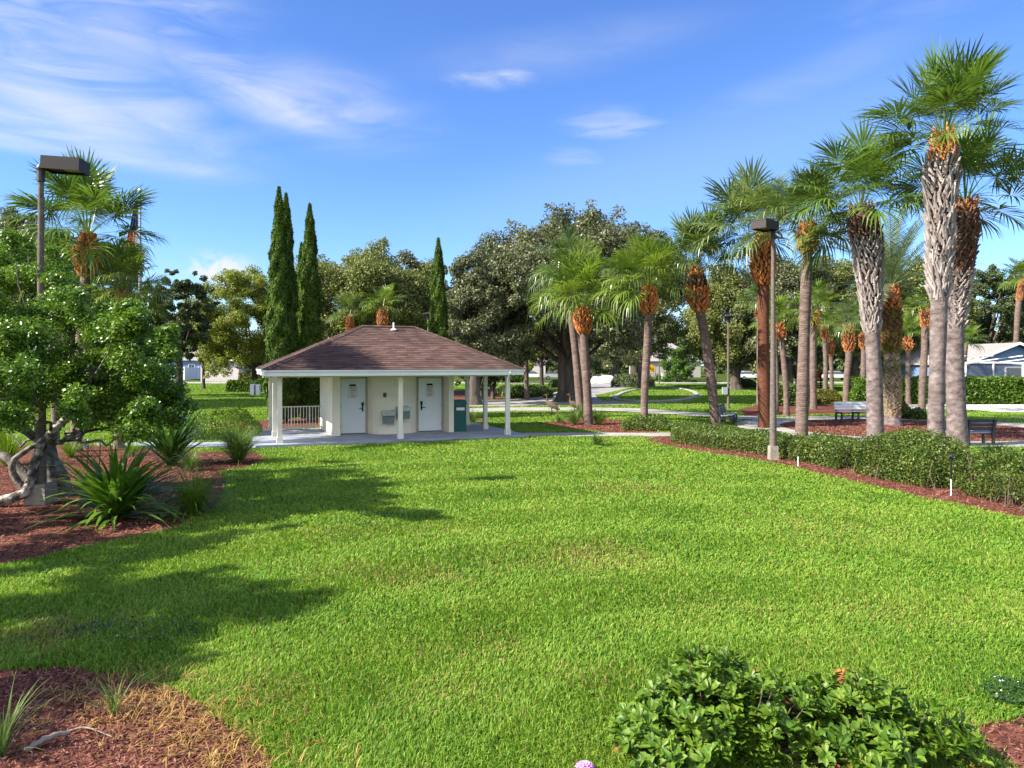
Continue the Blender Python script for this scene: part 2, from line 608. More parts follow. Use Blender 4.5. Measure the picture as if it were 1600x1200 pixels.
M['frondy'] = leafmat('bright_frond', (.055, .110, .010), (.130, .200, .022), (.26, .31, .075), trans=.36, scale=.8, rough=.36, spec=.6)
M['datefrond'] = leafmat('date_palm_frond', (.07, .11, .05), (.14, .195, .09), (.23, .28, .15), trans=.25, rough=.45)
M['oakleaf'] = leafmat('live_oak_leaf', (.046, .060, .018), (.098, .116, .040), (.175, .185, .078), trans=.22, scale=.5, rough=.45, spec=.4)
M['oakgrey'] = leafmat('greyish_oak_leaf', (.044, .054, .024), (.102, .115, .050), (.20, .21, .105), trans=.22, scale=.5, rough=.45, spec=.4)
M['oakyel'] = leafmat('yellow_green_leaf', (.09, .118, .012), (.180, .215, .026), (.27, .285, .06), trans=.32, scale=.5, rough=.5)
M['oakolive'] = leafmat('olive_oak_leaf', (.075, .098, .022), (.145, .170, .042), (.23, .245, .085), trans=.26, scale=.5, rough=.5)
M['treedark'] = leafmat('dark_green_leaf', (.036, .058, .020), (.078, .106, .038), (.135, .165, .066), trans=.22, scale=.5, rough=.5)
M['treebright'] = leafmat('bright_green_leaf', (.035, .085, .010), (.075, .16, .018), (.13, .22, .035), trans=.32, scale=.7)
M['cypress'] = leafmat('cypress_spray', (.018, .048, .010), (.060, .115, .012), (.14, .195, .018), trans=.22, scale=.9, rough=.6, spec=.2, island=.45)
M['ligustrum'] = leafmat('ligustrum_leaf', (.020, .060, .006), (.085, .175, .012), (.23, .32, .036), trans=.28, scale=1.4, rough=.40, spec=.45)
M['hedge'] = leafmat('hedge_leaf', (.016, .038, .007), (.066, .115, .012), (.20, .23, .042), trans=.28, scale=2.0, rough=.45, spec=.4)
M['hedgebr'] = leafmat('bright_hedge_leaf', (.028, .075, .008), (.075, .145, .012), (.14, .21, .025), trans=.28, scale=1.2)
M['hedgeyel'] = leafmat('olive_hedge_leaf', (.06, .07, .010), (.11, .115, .015), (.15, .15, .025), trans=.2, scale=1.2)
M['shrub'] = leafmat('glossy_shrub_leaf', (.022, .065, .006), (.085, .170, .012), (.22, .30, .035), trans=.30, scale=4.0, rough=.45, spec=.35)
M['shrubred'] = mat('reddish_old_leaf', [(.12, .045, .015), (.26, .10, .03), (.36, .24, .06)], scale=3, island=.8, trans=.2)
M['strap'] = leafmat('strap_leaf', (.040, .105, .010), (.095, .195, .020), (.20, .30, .06), trans=.30, scale=2, rough=.33, spec=.5, island=.7)
M['strapdark'] = leafmat('dark_strap_leaf', (.012, .045, .010), (.030, .080, .014), (.07, .13, .03), trans=.25, scale=2, rough=.35, spec=.45)
M['ograss'] = leafmat('ornamental_grass', (.045, .105, .020), (.10, .17, .035), (.22, .26, .09), trans=.3, scale=2, rough=.5)
M['lime'] = leafmat('lime_foliage', (.06, .12, .010), (.13, .22, .018), (.21, .29, .035), trans=.35, scale=2)
M['ownhouse'] = plain('beige_house_wall', (.46, .42, .41), .85, bump=.2)
M['greyhouse'] = plain('taupe_house_wall', (.34, .31, .29), .85, bump=.2)
M['bluehouse'] = plain('shade_deepened_blue_wall', (.13, .20, .37), .8, bump=.1)  # deeper than the pale paint: the gable's shade is put into the colour
M['whitetrim'] = plain('white_trim', (.78, .78, .78), .5)
M['roofbrown'] = mat('brown_shingles', [(.15, .085, .075), (.24, .15, .13)], scale=5, rough=.95)
M['roofgrey'] = mat('grey_shingles', [(.20, .18, .175), (.32, .29, .28)], scale=5, rough=.95)
M['glass'] = plain('window_glass', (.035, .045, .055), .1, spec=.8)
M['pvc'] = plain('white_pvc_fence', (.74, .76, .80), .45)
M['signyel'] = plain('yellow_sign_face', (.72, .36, .01), .5)
M['orange'] = plain('orange_play_panel', (.62, .11, .03), .5)
M['brown'] = plain('brown_play_post', (.17, .055, .035), .7)
M['slatshade_frame'] = plain('shaded_slats_black_frames', (.045, .045, .05), .6, spec=.4)  # shade on the grey backrests put into the colour; also the black frames
M['slatgrey'] = plain('grey_bench_slats', (.33, .33, .345), .6, spec=.4)
M['slatlit'] = plain('sunlit_bench_slats', (.74, .74, .75), .6, spec=.4)  # same grey slats with sunlit brightness put into the colour
M['rock'] = mat('white_rock', [(.55, .54, .53), (.78, .78, .78)], scale=2, rough=.9, bump=.8, bscale=5)
M['flagblue'] = plain('navy_cloth', (.018, .022, .10), .8)
M['flagred'] = plain('red_cloth', (.50, .04, .05), .8)
M['flagwhite'] = plain('white_cloth', (.75, .73, .76), .8)
M['carwhite'] = plain('white_car_paint', (.75, .76, .78), .25, spec=.6)
M['cargrey'] = plain('silver_car_paint', (.32, .34, .38), .25, spec=.6)
M['tyre'] = plain('tyre_rubber', (.015, .015, .016), .9)
M['petal'] = plain('white_petal', (.80, .78, .80), .6)
M['pink'] = plain('pink_petal', (.62, .28, .58), .55)
M['woodgrey'] = plain('bleached_wood', (.27, .22, .18), .9, bump=.5)
M['deadfern'] = plain('dry_fern', (.22, .18, .17), .9)
M['redcrown'] = plain('red_crown_skin', (.42, .03, .03), .8)


def shingle_material():
    m = bpy.data.materials.new("red_brown_roof_shingles")
    m.use_nodes = True
    nt = m.node_tree
    N, L = nt.nodes, nt.links
    b = N['Principled BSDF']
    tc = N.new('ShaderNodeTexCoord')
    ge = N.new('ShaderNodeNewGeometry')

    def noise(s, d, st=(1, 1, 1)):
        mp = N.new('ShaderNodeMapping')
        mp.inputs['Scale'].default_value = st
        L.new(tc.outputs['Object'], mp.inputs['Vector'])
        n = N.new('ShaderNodeTexNoise')
        n.inputs['Scale'].default_value = s
        n.inputs['Detail'].default_value = d
        L.new(mp.outputs[0], n.inputs['Vector'])
        return n.outputs['Fac']
    a = N.new('ShaderNodeMath')
    a.operation = 'MULTIPLY_ADD'
    L.new(noise(2.2, 5, (1, 1, 9)), a.inputs[0])
    a.inputs[1].default_value = .75
    c = N.new('ShaderNodeMath')
    c.operation = 'MULTIPLY'
    L.new(ge.outputs['Random Per Island'], c.inputs[0])
    c.inputs[1].default_value = .38
    L.new(c.outputs[0], a.inputs[2])
    cr = N.new('ShaderNodeValToRGB')
    e = cr.color_ramp.elements
    e.new(.5)
    for i, (p, col) in enumerate(((.22, (.042, .020, .016)), (.55, (.084, .042, .033)), (.88, (.15, .090, .073)))):
        e[i].position = p
        e[i].color = (*col, 1)
    L.new(a.outputs[0], cr.inputs[0])
    st = N.new('ShaderNodeMix')
    st.data_type = 'RGBA'
    st.blend_type = 'MULTIPLY'
    st.inputs['Factor'].default_value = .6
    cr2 = N.new('ShaderNodeValToRGB')
    cr2.color_ramp.elements[0].position = .35
    cr2.color_ramp.elements[0].color = (.55, .52, .52, 1)
    cr2.color_ramp.elements[1].position = .6
    L.new(noise(.55, 6, (1, 1, .4)), cr2.inputs[0])
    L.new(cr.outputs[0], st.inputs[6])
    L.new(cr2.outputs[0], st.inputs[7])
    L.new(st.outputs[2], b.inputs['Base Color'])
    b.inputs['Roughness'].default_value = .95
    bp = N.new('ShaderNodeBump')
    bp.inputs['Strength'].default_value = .5
    bp.inputs['Distance'].default_value = .01
    L.new(noise(90, 3), bp.inputs['Height'])
    L.new(bp.outputs[0], b.inputs['Normal'])
    return m


M['shingle'] = shingle_material()

# ------------------------------------------------------------------ the ground, paths and beds
def sheet(name, poly, z, m):
    return struct(MB().prism(poly, None, z, 0).build(name, m))


def gpoly(pts):
    return np.array([G(*p)[:2] for p in pts])


rg = np.random.default_rng(11)
gm = MB()
gm.add([[-700, -60, 0], [700, -60, 0], [700, 900, 0], [-700, 900, 0]], [[0, 1, 2, 3]])
struct(gm.build('ground', M['lawn']))

# pavilion frame: origin at its front corner post, u along the front, v into depth
PO = np.array([-7.88, 24.96])
PA = math.atan2(3.04, 7.71)
PU = np.array([math.cos(PA), math.sin(PA)])
PV = np.array([-PU[1], PU[0]])


def puv(u, v):
    return PO + PU * u + PV * v


BED_SIDE = ragged(np.vstack([gpoly([(0, 888), (60, 872), (180, 846), (270, 826), (325, 800)]), [[-5.9, 14.9], [-6.6, 17.2]],
                  gpoly([(345, 738), (400, 728), (416, 716), (402, 707), (330, 707), (240, 704), (150, 697), (-60, 696), (-300, 760), (-200, 900)])]), .5, .05, rg)
BED_NEAR = ragged(np.vstack([gpoly([(-120, 1060), (0, 1052), (100, 1046), (200, 1060), (290, 1092), (375, 1135), (430, 1185)]), [[-1.45, 4.7], [-1.2, 4.0], [-6, 4.0]]]), .3, .05, rg)
front = gpoly([(1008, 687), (1050, 699), (1120, 711), (1200, 722), (1250, 733), (1300, 746), (1380, 763), (1450, 780), (1520, 795), (1600, 812), (1700, 834)])
BED_HEDGE = ragged(np.vstack([front, [[12.6, 10.5], [13.0, 15.5], [12.0, 19.5], [11.0, 23.2], [9.2, 26.2], [7.0, 29.4], [5.6, 28.2]]]), .5, .04, rg)
BED_PALMS = ragged(gpoly([(826, 661), (870, 659), (900, 655), (945, 655), (1010, 660), (1042, 670), (1022, 679), (960, 677), (905, 672), (862, 665)]), .5, .06, rg)
th = np.linspace(0, 2 * math.pi, 48, endpoint=False)
RC = np.array([17.0, 31.5])
RING_OUT = np.c_[RC[0] + 7.1 * np.cos(th), RC[1] + 7.1 * np.sin(th)]
RING_IN = np.c_[RC[0] + 5.2 * np.cos(th), RC[1] + 5.2 * np.sin(th)]
BED_CYP = ragged(np.array([[-13.2, 31.2], [-9.8, 30.6], [-8.0, 33.0], [-3.0, 35.2], [-1.0, 36.0], [-2.5, 39], [-10, 38], [-14.2, 34.5]]), .6, .08, rg)
BED_FAR = ragged(gpoly([(1165, 652), (1240, 648), (1365, 646), (1372, 634), (1300, 627), (1200, 630), (1150, 640)]), .8, .1, rg)
BED_TREES = ragged(gpoly([(690, 626), (780, 625), (850, 618), (870, 612), (800, 608), (700, 611)]), 1.0, .15, rg)
BED_CORNER = ragged(np.array([[3.35, 5.35], [3.62, 5.75], [4.3, 5.85], [5.0, 5.6], [5.0, 4.6], [3.6, 4.6]]), .25, .05, rg)
PATH_R = np.array([puv(8.9, 1.3), puv(8.9, -.3), [2.0, 28.1], [5.4, 28.0], [8.6, 28.2], [10.4, 29.0], [10.2, 30.8], [8.4, 29.7], [5.3, 29.5], [2.2, 29.5]])
WALK = gpoly([(640, 641), (800, 637), (900, 637), (1000, 638.5), (1060, 643), (1150, 650), (1240, 654), (1240, 659), (1150, 655), (1050, 648), (930, 642), (800, 642.5), (640, 648)])
ROAD = gpoly([(560, 643), (700, 636), (800, 635), (880, 633), (905, 634), (960, 633), (1010, 631), (940, 626), (930, 618), (985, 606), (965, 599.5), (900, 600), (888, 606), (880, 613), (862, 620), (800, 627), (700, 630), (560, 632)])
ri = gpoly([(958, 622), (978, 613), (1010, 607.5), (1050, 606), (1078, 611), (1088, 617), (1080, 622), (1055, 626.5), (1010, 628), (970, 626)])
KERB_IN = spline(np.vstack([ri, ri[:1]]), 60)[:, :2]
cI = ri.mean(0)
KERB_OUT = cI + (KERB_IN - cI) * np.array([1.16, 1.22])
COURT = gpoly([(1396, 634), (1440, 629.5), (1520, 629), (1640, 632), (1680, 647), (1560, 644), (1480, 639), (1400, 639)])
STREET = np.array([[-60, 103], [120, 103], [120, 111], [-60, 111]])
PATH_L = np.array([puv(-.75, -.5), puv(-.75, 1.0), [-9.6, 26.4], [-11.2, 25.9], [-13.5, 25.9], [-13.5, 24.7], [-11.2, 24.65]])
PATH_RR = np.array([[23.3, 28.3], [32, 26.4], [32, 28.2], [24.2, 30.4]])
PATH_RB = np.array([[22.5, 35.0], [34, 38.5], [34, 40.3], [21.2, 36.8]])

for nm, pl in (('mulch_bed', BED_SIDE), ('mulch_bed', BED_NEAR), ('mulch_bed', BED_HEDGE), ('mulch_bed', BED_PALMS), ('mulch_bed', BED_CYP), ('mulch_bed', BED_FAR), ('mulch_bed', BED_TREES), ('mulch_bed', BED_CORNER)):
    sheet(nm, pl, .012, M['mulch'])
sheet('road', ROAD, .006, M['road'])
sheet('street', STREET, .006, M['path'])
sheet('sand_court', COURT, .010, M['sand'])
sheet('footpath', PATH_R, .030, M['path'])
sheet('footpath', WALK, .026, M['path'])
sheet('footpath', PATH_L, .022, M['slab'])
sheet('footpath', PATH_RR, .018, M['path'])
sheet('footpath', PATH_RB, .019, M['path'])
rm = MB()
n = len(th)
i = np.arange(n)
j = (i + 1) % n
rm.add(np.vstack([np.c_[RING_OUT, np.full(n, .024)], np.c_[RING_IN, np.full(n, .024)]]), np.stack([i, j, j + n, i + n], -1))
struct(rm.build('footpath', M['path']))
sheet('mulch_bed', RING_IN, .014, M['mulch'])


def strip(name, path, w, h, m, closed=False):
    p = np.asarray(path, float)[:, :2]
    t = norm(np.gradient(p, axis=0))
    nrm = np.c_[-t[:, 1], t[:, 0]]
    a, b = p - nrm * w / 2, p + nrm * w / 2
    k = len(p)
    v = np.vstack([np.c_[a, np.zeros(k)], np.c_[a, np.full(k, h)], np.c_[b, np.full(k, h)], np.c_[b, np.zeros(k)]])
    i = np.arange(k - 1)
    q = [np.stack([i + o * k, i + 1 + o * k, i + 1 + (o + 1) * k, i + (o + 1) * k], -1) for o in range(3)]
    return struct(MB().add(v, np.concatenate(q)).build(name, m))


strip('kerb', KERB_IN, .35, .12, M['path'])
rm = MB()
k = len(KERB_IN)
i = np.arange(k - 1)
rm.add(np.vstack([np.c_[KERB_OUT, np.full(k, .02)], np.c_[KERB_IN, np.full(k, .02)]]), np.stack([i, i + 1, i + 1 + k, i + k], -1))
struct(rm.build('gutter', M['path']))
strip('kerb', spline(gpoly([(560, 632), (700, 630), (800, 627), (850, 622), (868, 616), (884, 610)]), 40), .3, .14, M['path'])

HARD = [BED_SIDE, BED_NEAR, BED_HEDGE, BED_PALMS, BED_CORNER, PATH_R, PATH_L, RING_OUT, BED_CYP, WALK, ROAD, PATH_RR,
        np.array([puv(-.8, -.5), puv(9.0, -.4), puv(9.0, 5.4), puv(-.8, 5.4)])]


def on_lawn(x, y, margin=0.0):
    ok = np.ones(len(x), bool)
    for p in HARD + [STREET, COURT, BED_TREES, BED_FAR]:
        ok &= ~inside(p, x, y)
    return ok


def grass():
    rng = np.random.default_rng(5)
    n = 1500000
    d0, d1 = 4.6, 115.0
    # number per square metre falls with the square of the distance
    d = np.exp(rng.uniform(math.log(d0), math.log(d1), n))
    hw = .71 * d + 1.0
    x = rng.uniform(-1, 1, n) * hw
    # the lawn goes on to both sides and a little behind
    n2 = 560000
    d2 = np.exp(rng.uniform(math.log(2.2), math.log(60.0), n2))
    hw2 = .71 * d2 + 1.0
    x2 = rng.choice([-1, 1], n2) * (hw2 + 6.5 * rng.uniform(0, 1, n2) ** 1.4)
    d, x = np.concatenate([d, d2]), np.concatenate([x, x2])
    n = len(d)
    ok = on_lawn(x + rng.normal(0, .04, n), d + rng.normal(0, .04, n))
    x, d = x[ok], d[ok]
    n = len(x)
    w = .00135 * d * rng.uniform(.7, 1.3, n)
    patch = np.sin(x * .9 + 1.3 * np.sin(d * .5)) * np.sin(d * 1.1 + np.sin(x * .7)) + .6 * np.sin(x * 3.1 + d * 2.3) * np.sin(d * 2.7 - x)
    h = np.clip(.052 + .012 * patch, .03, .09) * rng.uniform(.4, 1.55, n) * np.where(d < 12, 1.05, 1.0)
    dryp = np.zeros(n)
    for (px, py, rx, ry, st) in ((920, 868, .8, .9, .75), (655, 902, .8, .5, .6), (590, 895, .9, .5, .5), (985, 762, 1.2, 1.0, .5), (60, 992, .7, .5, .8), (760, 1010, .6, .5, .35), (1320, 830, 1.6, 1.0, .3),
                                 (430, 1085, .5, .3, .5), (820, 880, 1.3, .8, .35), (1110, 950, 1.0, .5, .3), (560, 830, 1.4, .8, .3), (700, 1090, .6, .4, .3), (950, 1060, .6, .4, .3), (1380, 960, .9, .6, .3)):
        g = G(px, py)
        rr = ((x - g[0]) / rx) ** 2 + ((d - g[1]) / ry) ** 2
        dryp = np.maximum(dryp, st * np.exp(-rr * (1.1 + .5 * np.sin(x * 7 + d * 5))))
    dryp *= .62
    h = h * (1 - .35 * dryp)
    mi = (rng.uniform(0, 1, n) < np.maximum(dryp, .03)).astype(np.int32)
    a = rng.uniform(0, 2 * math.pi, n)
    lean = rng.uniform(.15, .95, n)
    # mower passes: curved bands whose blades lie alternately to and fro
    band = np.hypot(x - 3.0, (d - 4.0) * 1.0)
    sg = np.sign(np.sin(band * 2 * math.pi / 2.3))
    la = rng.uniform(0, 2 * math.pi, n)
    tang = np.arctan2(d - 4.0, x - 3.0) + sg * math.pi / 2
    la = np.where(rng.uniform(0, 1, n) < .42, tang + rng.normal(0, .5, n), la)
    h = h * (1 + .07 * sg)
    ux, uy = np.cos(a) * w * .5, np.sin(a) * w * .5
    mid = np.c_[x + np.cos(la) * lean * h * .35, d + np.sin(la) * lean * h * .35, h * .62]
    tip = np.c_[x + np.cos(la) * lean * h * 1.1, d + np.sin(la) * lean * h * 1.1, h * (1.05 - .35 * lean)]
    z = np.zeros(n)
    u3 = np.c_[ux, uy, z]
    base = np.c_[x, d, z - .004]
    v = np.stack([base - u3 * .8, base + u3 * .8, mid + u3, mid - u3, tip], 1).reshape(-1, 3)
    i = np.arange(n)[:, None] * 5
    b = MB().add(v, i + np.array([[0, 1, 2, 3]]), mi)
    b.f[3].append(i + np.array([[3, 2, 4]]))
    b.m[3].append(mi)
    stuff(b.build('lawn_grass', [M['blade'], M['dryblade']]))


def chips():
    rng = np.random.default_rng(6)
    b = MB()
    for poly, n, sz in ((BED_SIDE, 26000, .075), (BED_NEAR, 16000, .05), (BED_HEDGE, 16000, .085), (BED_CORNER, 1500, .05), (BED_PALMS, 5000, .12), (RING_IN, 9000, .12)):
        lo, hi = poly.min(0), poly.max(0)
        lo = np.maximum(lo, [-14, 4.4])
        x, y = rng.uniform(lo[0], hi[0], n * 2), rng.uniform(lo[1], hi[1], n * 2)
        ok = inside(poly, x, y)
        x, y = x[ok][:n], y[ok][:n]
        n = len(x)
        C = np.c_[x, y, rng.uniform(.014, .04, n)]
        v, f = leafquads(C, sz, sz * .22, rng, nrm=np.array([0, 0, 1.6]), jit=.7)
        b.add(v, f)
    stuff(b.build('bark_chips', M['chip']))


# ------------------------------------------------------------------ foliage helpers
def leafquads(C, L, Wd, rng, nrm=None, jit=1.0, up=None, var=.35):
    n = len(C)
    nn = rng.normal(size=(n, 3)) * jit
    if nrm is not None:
        nn = nn + nrm
    nn = norm(nn)
    a = rng.normal(size=(n, 3))
    if up is not None:
        a = a * .45 + up
    a = norm(a - (a * nn).sum(1)[:, None] * nn)
    b = np.cross(nn, a)
    l = (L * rng.uniform(1 - var, 1 + var, n) * .5)[:, None]
    w = (Wd * rng.uniform(1 - var, 1 + var, n) * .5)[:, None]
    v = np.stack([C - a * l, C + b * w - a * l * .1, C + a * l, C - b * w - a * l * .1], 1).reshape(-1, 3)
    return v, np.arange(n * 4).reshape(n, 4)


def cloud(centers, radii, per, rng, power=.45, squash=.8):
    """points through a set of leaf clumps, thicker toward the outside; returns points and outward directions"""
    P, D = [], []
    for c, r, k in zip(centers, radii, per):
        d = norm(rng.normal(size=(k, 3)))
        rr = rng.uniform(0, 1, k) ** power
        q = d * (rr * r)[:, None]
        q[:, 2] *= squash
        P.append(q + c)
        D.append(d)
    return np.concatenate(P), np.concatenate(D)


def strands(b, base, n, length, width, spread, droop, rng, seg=5, mat=0, az=None, lean0=.05, fold=True):
    """long arching leaves from one crown"""
    t = np.linspace(0, 1, seg + 1)
    a = rng.uniform(0, 2 * math.pi, n) if az is None else az
    L = length * rng.uniform(.6, 1.15, n)
    el = np.clip(math.pi / 2 - lean0 - np.abs(rng.normal(0, spread, n)), .05, 1.55)
    dr = droop * rng.uniform(.4, 1.3, n)
    th_ = el[:, None] - dr[:, None] * t[None] ** 1.3
    ds = L[:, None] / seg
    r = np.cumsum(np.cos(th_) * ds, 1) - np.cos(th_[:, :1]) * ds
    z = np.cumsum(np.sin(th_) * ds, 1) - np.sin(th_[:, :1]) * ds
    z = np.maximum(z, .01)
    w = width * rng.uniform(.7, 1.25, n)[:, None] * np.sin(np.clip(.12 + t * .95, 0, 1) * math.pi)[None] ** .6 * .5
    w[:, -1] = width * .03
    ca, sa = np.cos(a)[:, None], np.sin(a)[:, None]
    ox, oy = rng.normal(0, .05, n)[:, None] * length * .5, rng.normal(0, .05, n)[:, None] * length * .5
    P = np.stack([r * ca + ox, r * sa + oy, z], -1) + np.asarray(base)
    S = np.stack([-sa + 0 * r, ca + 0 * r, 0 * r], -1) * w[..., None]
    v = np.stack([P - S, P + S], 2).reshape(-1, 3)
    k = seg + 1
    i = (np.arange(n)[:, None] * k + np.arange(seg)[None]).reshape(-1)
    f = np.stack([i * 2, i * 2 + 1, i * 2 + 3, i * 2 + 2], -1)
    b.add(v, f, mat)
    return b


def limb(b, P, r0, r1, k=7, n=10, mat=0, rng=None, wob=0.0):
    Q = spline(P, n)
    if wob and rng is not None:
        Q[1:-1] += rng.normal(0, wob, (n - 2, 3))
    b.tube(Q, np.linspace(r0, r1, n), k, mat)


def tree(label, base, cz, rx, ry, rz, leaf, nleaf, lsize, tr, seed, ncl=60, name='oak_tree', cat='tree', group=None, forks=3, flat=.8,
         off=(0, 0), bark='bark', clr=.24, low=-.55, lean=0.0, branches=16, fork_z=None):
    """broad tree: forked trunk with limbs into the crown, crown of leaf clumps with an uneven outline"""
    rng = np.random.default_rng(seed)
    base = np.array([base[0], base[1], 0.0])
    r_ = thing(name, label, cat, tuple(base), 0, group)
    c0 = np.array([off[0], off[1], cz])
    cl, cr = [], []
    ph = rng.uniform(0, 6.28, 4)
    while len(cl) < ncl:
        d = norm(rng.normal(size=3))
        if d[2] < low:
            continue
        if d[2] < 0:
            d = d * np.array([1, 1, 1.25])
        a = math.atan2(d[1], d[0])
        wob = 1 + .13 * math.sin(2 * a + ph[0]) + .10 * math.sin(3 * a + ph[1] + 2 * d[2]) + .08 * math.sin(5 * a + ph[2])
        k = rng.uniform(.42, 1.0) ** .6 * wob
        cl.append(c0 + d * np.array([rx, ry, rz]) * k * .86)
        cr.append(rng.uniform(.65, 1.3) * clr * min(rx, ry, rz * 1.4) * (1.15 - .35 * k))
    for q in range(ncl // 2):                      # small sprays that break the outline
        b_ = rng.integers(ncl)
        d = norm(norm(cl[b_] - c0) + rng.normal(0, .5, 3))
        cl.append(cl[b_] + d * cr[b_] * rng.uniform(.75, 1.05))
        cr.append(rng.uniform(.35, .6) * cr[b_])
    cl, cr = np.array(cl), np.array(cr)
    vol = cr ** 2.2
    per = np.maximum(30, (nleaf * vol / vol.sum()).astype(int))
    P, D = cloud(cl, cr, per, rng, .5, flat)
    v, f = leafquads(P, lsize * .8, lsize * .46, rng, nrm=D * .6 + np.array([0, 0, .35]), jit=.7)
    b = MB().add(v, f)
    b.build('crown', M[leaf], r_)
    t = MB()
    fz = fork_z if fork_z else cz - rz * .62
    top = np.array([lean, 0, fz])
    limb(t, [(0, 0, -.05), (lean * .3, 0, fz * .45), tuple(top)], tr * 1.12, tr * .86, 10, 8, rng=rng, wob=tr * .06)
    t.lathe([(tr * 1.75, -.02), (tr * 1.35, .18), (tr * 1.12, .6)], k=10)
    order = rng.permutation(ncl)[:branches]
    for q, idx in enumerate(order):
        e = cl[idx]
        st = top * rng.uniform(.72, 1.0) if q >= forks else top
        mid = st * .5 + e * .5 + np.array([0, 0, rng.uniform(-.1, .12) * rz])
        r0 = tr * (.62 if q < forks else .34)
        limb(t, [tuple(st), tuple(mid), tuple(e)], r0, r0 * .22, 6, 8, rng=rng, wob=tr * .14)
    t.build('trunk', M[bark], r_, smooth=True)
    return r_


def cypress(label, base, h, r, seed, n=9000, top=None):
    rng = np.random.default_rng(seed)
    r_ = thing('cypress_tree', label, 'tree', (base[0], base[1], 0), 0, 'Italian cypresses behind the pavilion')
    z = rng.uniform(0, 1, n) ** 1.15
    prof = np.interp(z, [0, .08, .3, .55, .8, .93, 1], [.75, .95, 1.0, .82, .5, .26, .03]) * r
    a = rng.uniform(0, 6.283, n)
    lump = 1 + .16 * np.sin(a * 3 + z * 23) + .12 * np.sin(a * 5 - z * 41 + 1) + .08 * np.sin(z * 90 + a * 2)
    rad = prof * lump * rng.uniform(.35, 1.0, n) ** .35
    P = np.c_[np.cos(a) * rad, np.sin(a) * rad, .25 + z * (h - .25)]
    D = np.c_[np.cos(a), np.sin(a), np.full(n, .15)]
    v, f = leafquads(P, .19, .06, rng, nrm=D * .9, jit=.6, up=np.array([0, 0, 1.3]) + D * .45)
    MB().add(v, f).build('crown', M['cypress'], r_)
    MB().tube([(0, 0, -.05), (0, 0, h * .5), (0, 0, h * .93)], [r * .22, r * .14, .02], 8).build('trunk', M['bark'], r_)
    return r_


def hedge(label, poly, h, n, ls, seed, leaf='hedge', name='hedge', cat='hedge', group=None, boxy=True, edge=.8, bare=.04, stems=40, top_amp=.06, bottom=.05):
    rng = np.random.default_rng(seed)
    poly = np.asarray(poly, float)
    c = poly.mean(0)
    r_ = thing(name, label, cat, (c[0], c[1], 0), 0, group)
    lo, hi = poly.min(0), poly.max(0)
    X = np.zeros((0, 3))
    while len(X) < n:
        m_ = n * 3
        x, y = rng.uniform(lo[0], hi[0], m_), rng.uniform(lo[1], hi[1], m_)
        ok = inside(poly, x, y)
        x, y = x[ok], y[ok]
        ed = edge_dist(poly, x, y)
        hh = h * (1 + top_amp * np.sin(x * 2.3 + seed) * np.sin(y * 1.9 + seed * 2) * 2 + top_amp * np.sin(x * 6.1 + y * 4.7))
        hh = hh * np.minimum(1, (edge if boxy else .45) + ed / (.35 if boxy else .9))
        z = rng.uniform(bottom, 1, len(x)) * hh
        near = np.minimum(ed / .22, (hh - z) / .16)
        gap = np.sin(x * 5.3 + z * 6 + seed) * np.sin(y * 4.1 - z * 5) * np.sin(z * 9 + x * 3)
        keep = (rng.uniform(0, 1, len(x)) < np.where(near < 1, 1, .16)) & (gap < 1 - bare * 6)
        # sides creep outward a little where the shrub is ragged
        X = np.vstack([X, np.c_[x, y, z][keep]])
    X = X[:n]
    X[:, :2] += rng.normal(0, .035, (n, 2))
    d = norm(np.c_[X[:, :2] - c, np.full(n, .0)])
    v, f = leafquads(X - np.array([c[0], c[1], 0]), ls, ls * .58, rng, nrm=d * .35 + np.array([0, 0, .55]), jit=.75)
    MB().add(v, f).build('foliage', M[leaf], r_)
    t = MB()
    for _ in range(stems):
        q = X[rng.integers(n)] - np.array([c[0], c[1], 0])
        p0 = np.array([q[0] + rng.normal(0, .1), q[1] + rng.normal(0, .1), 0])
        limb(t, [tuple(p0), tuple(p0 * .5 + q * .5 + rng.normal(0, .05, 3)), tuple(q + np.array([0, 0, .03]))], .014, .004, 4, 5)
    t.build('stems', M['twig'], r_)
    return r_


def tuft(label, base, h, n, w, seed, leaf='ograss', name='ornamental_grass', cat='plant', group=None, spread=.55, droop=1.1, seg=5):
    rng = np.random.default_rng(seed)
    r_ = thing(name, label, cat, (base[0], base[1], 0), 0, group)
    b = strands(MB(), (0, 0, 0), n, h * 1.2, w, spread, droop, rng, seg)
    b.build('leaves', M[leaf], r_)
    return r_


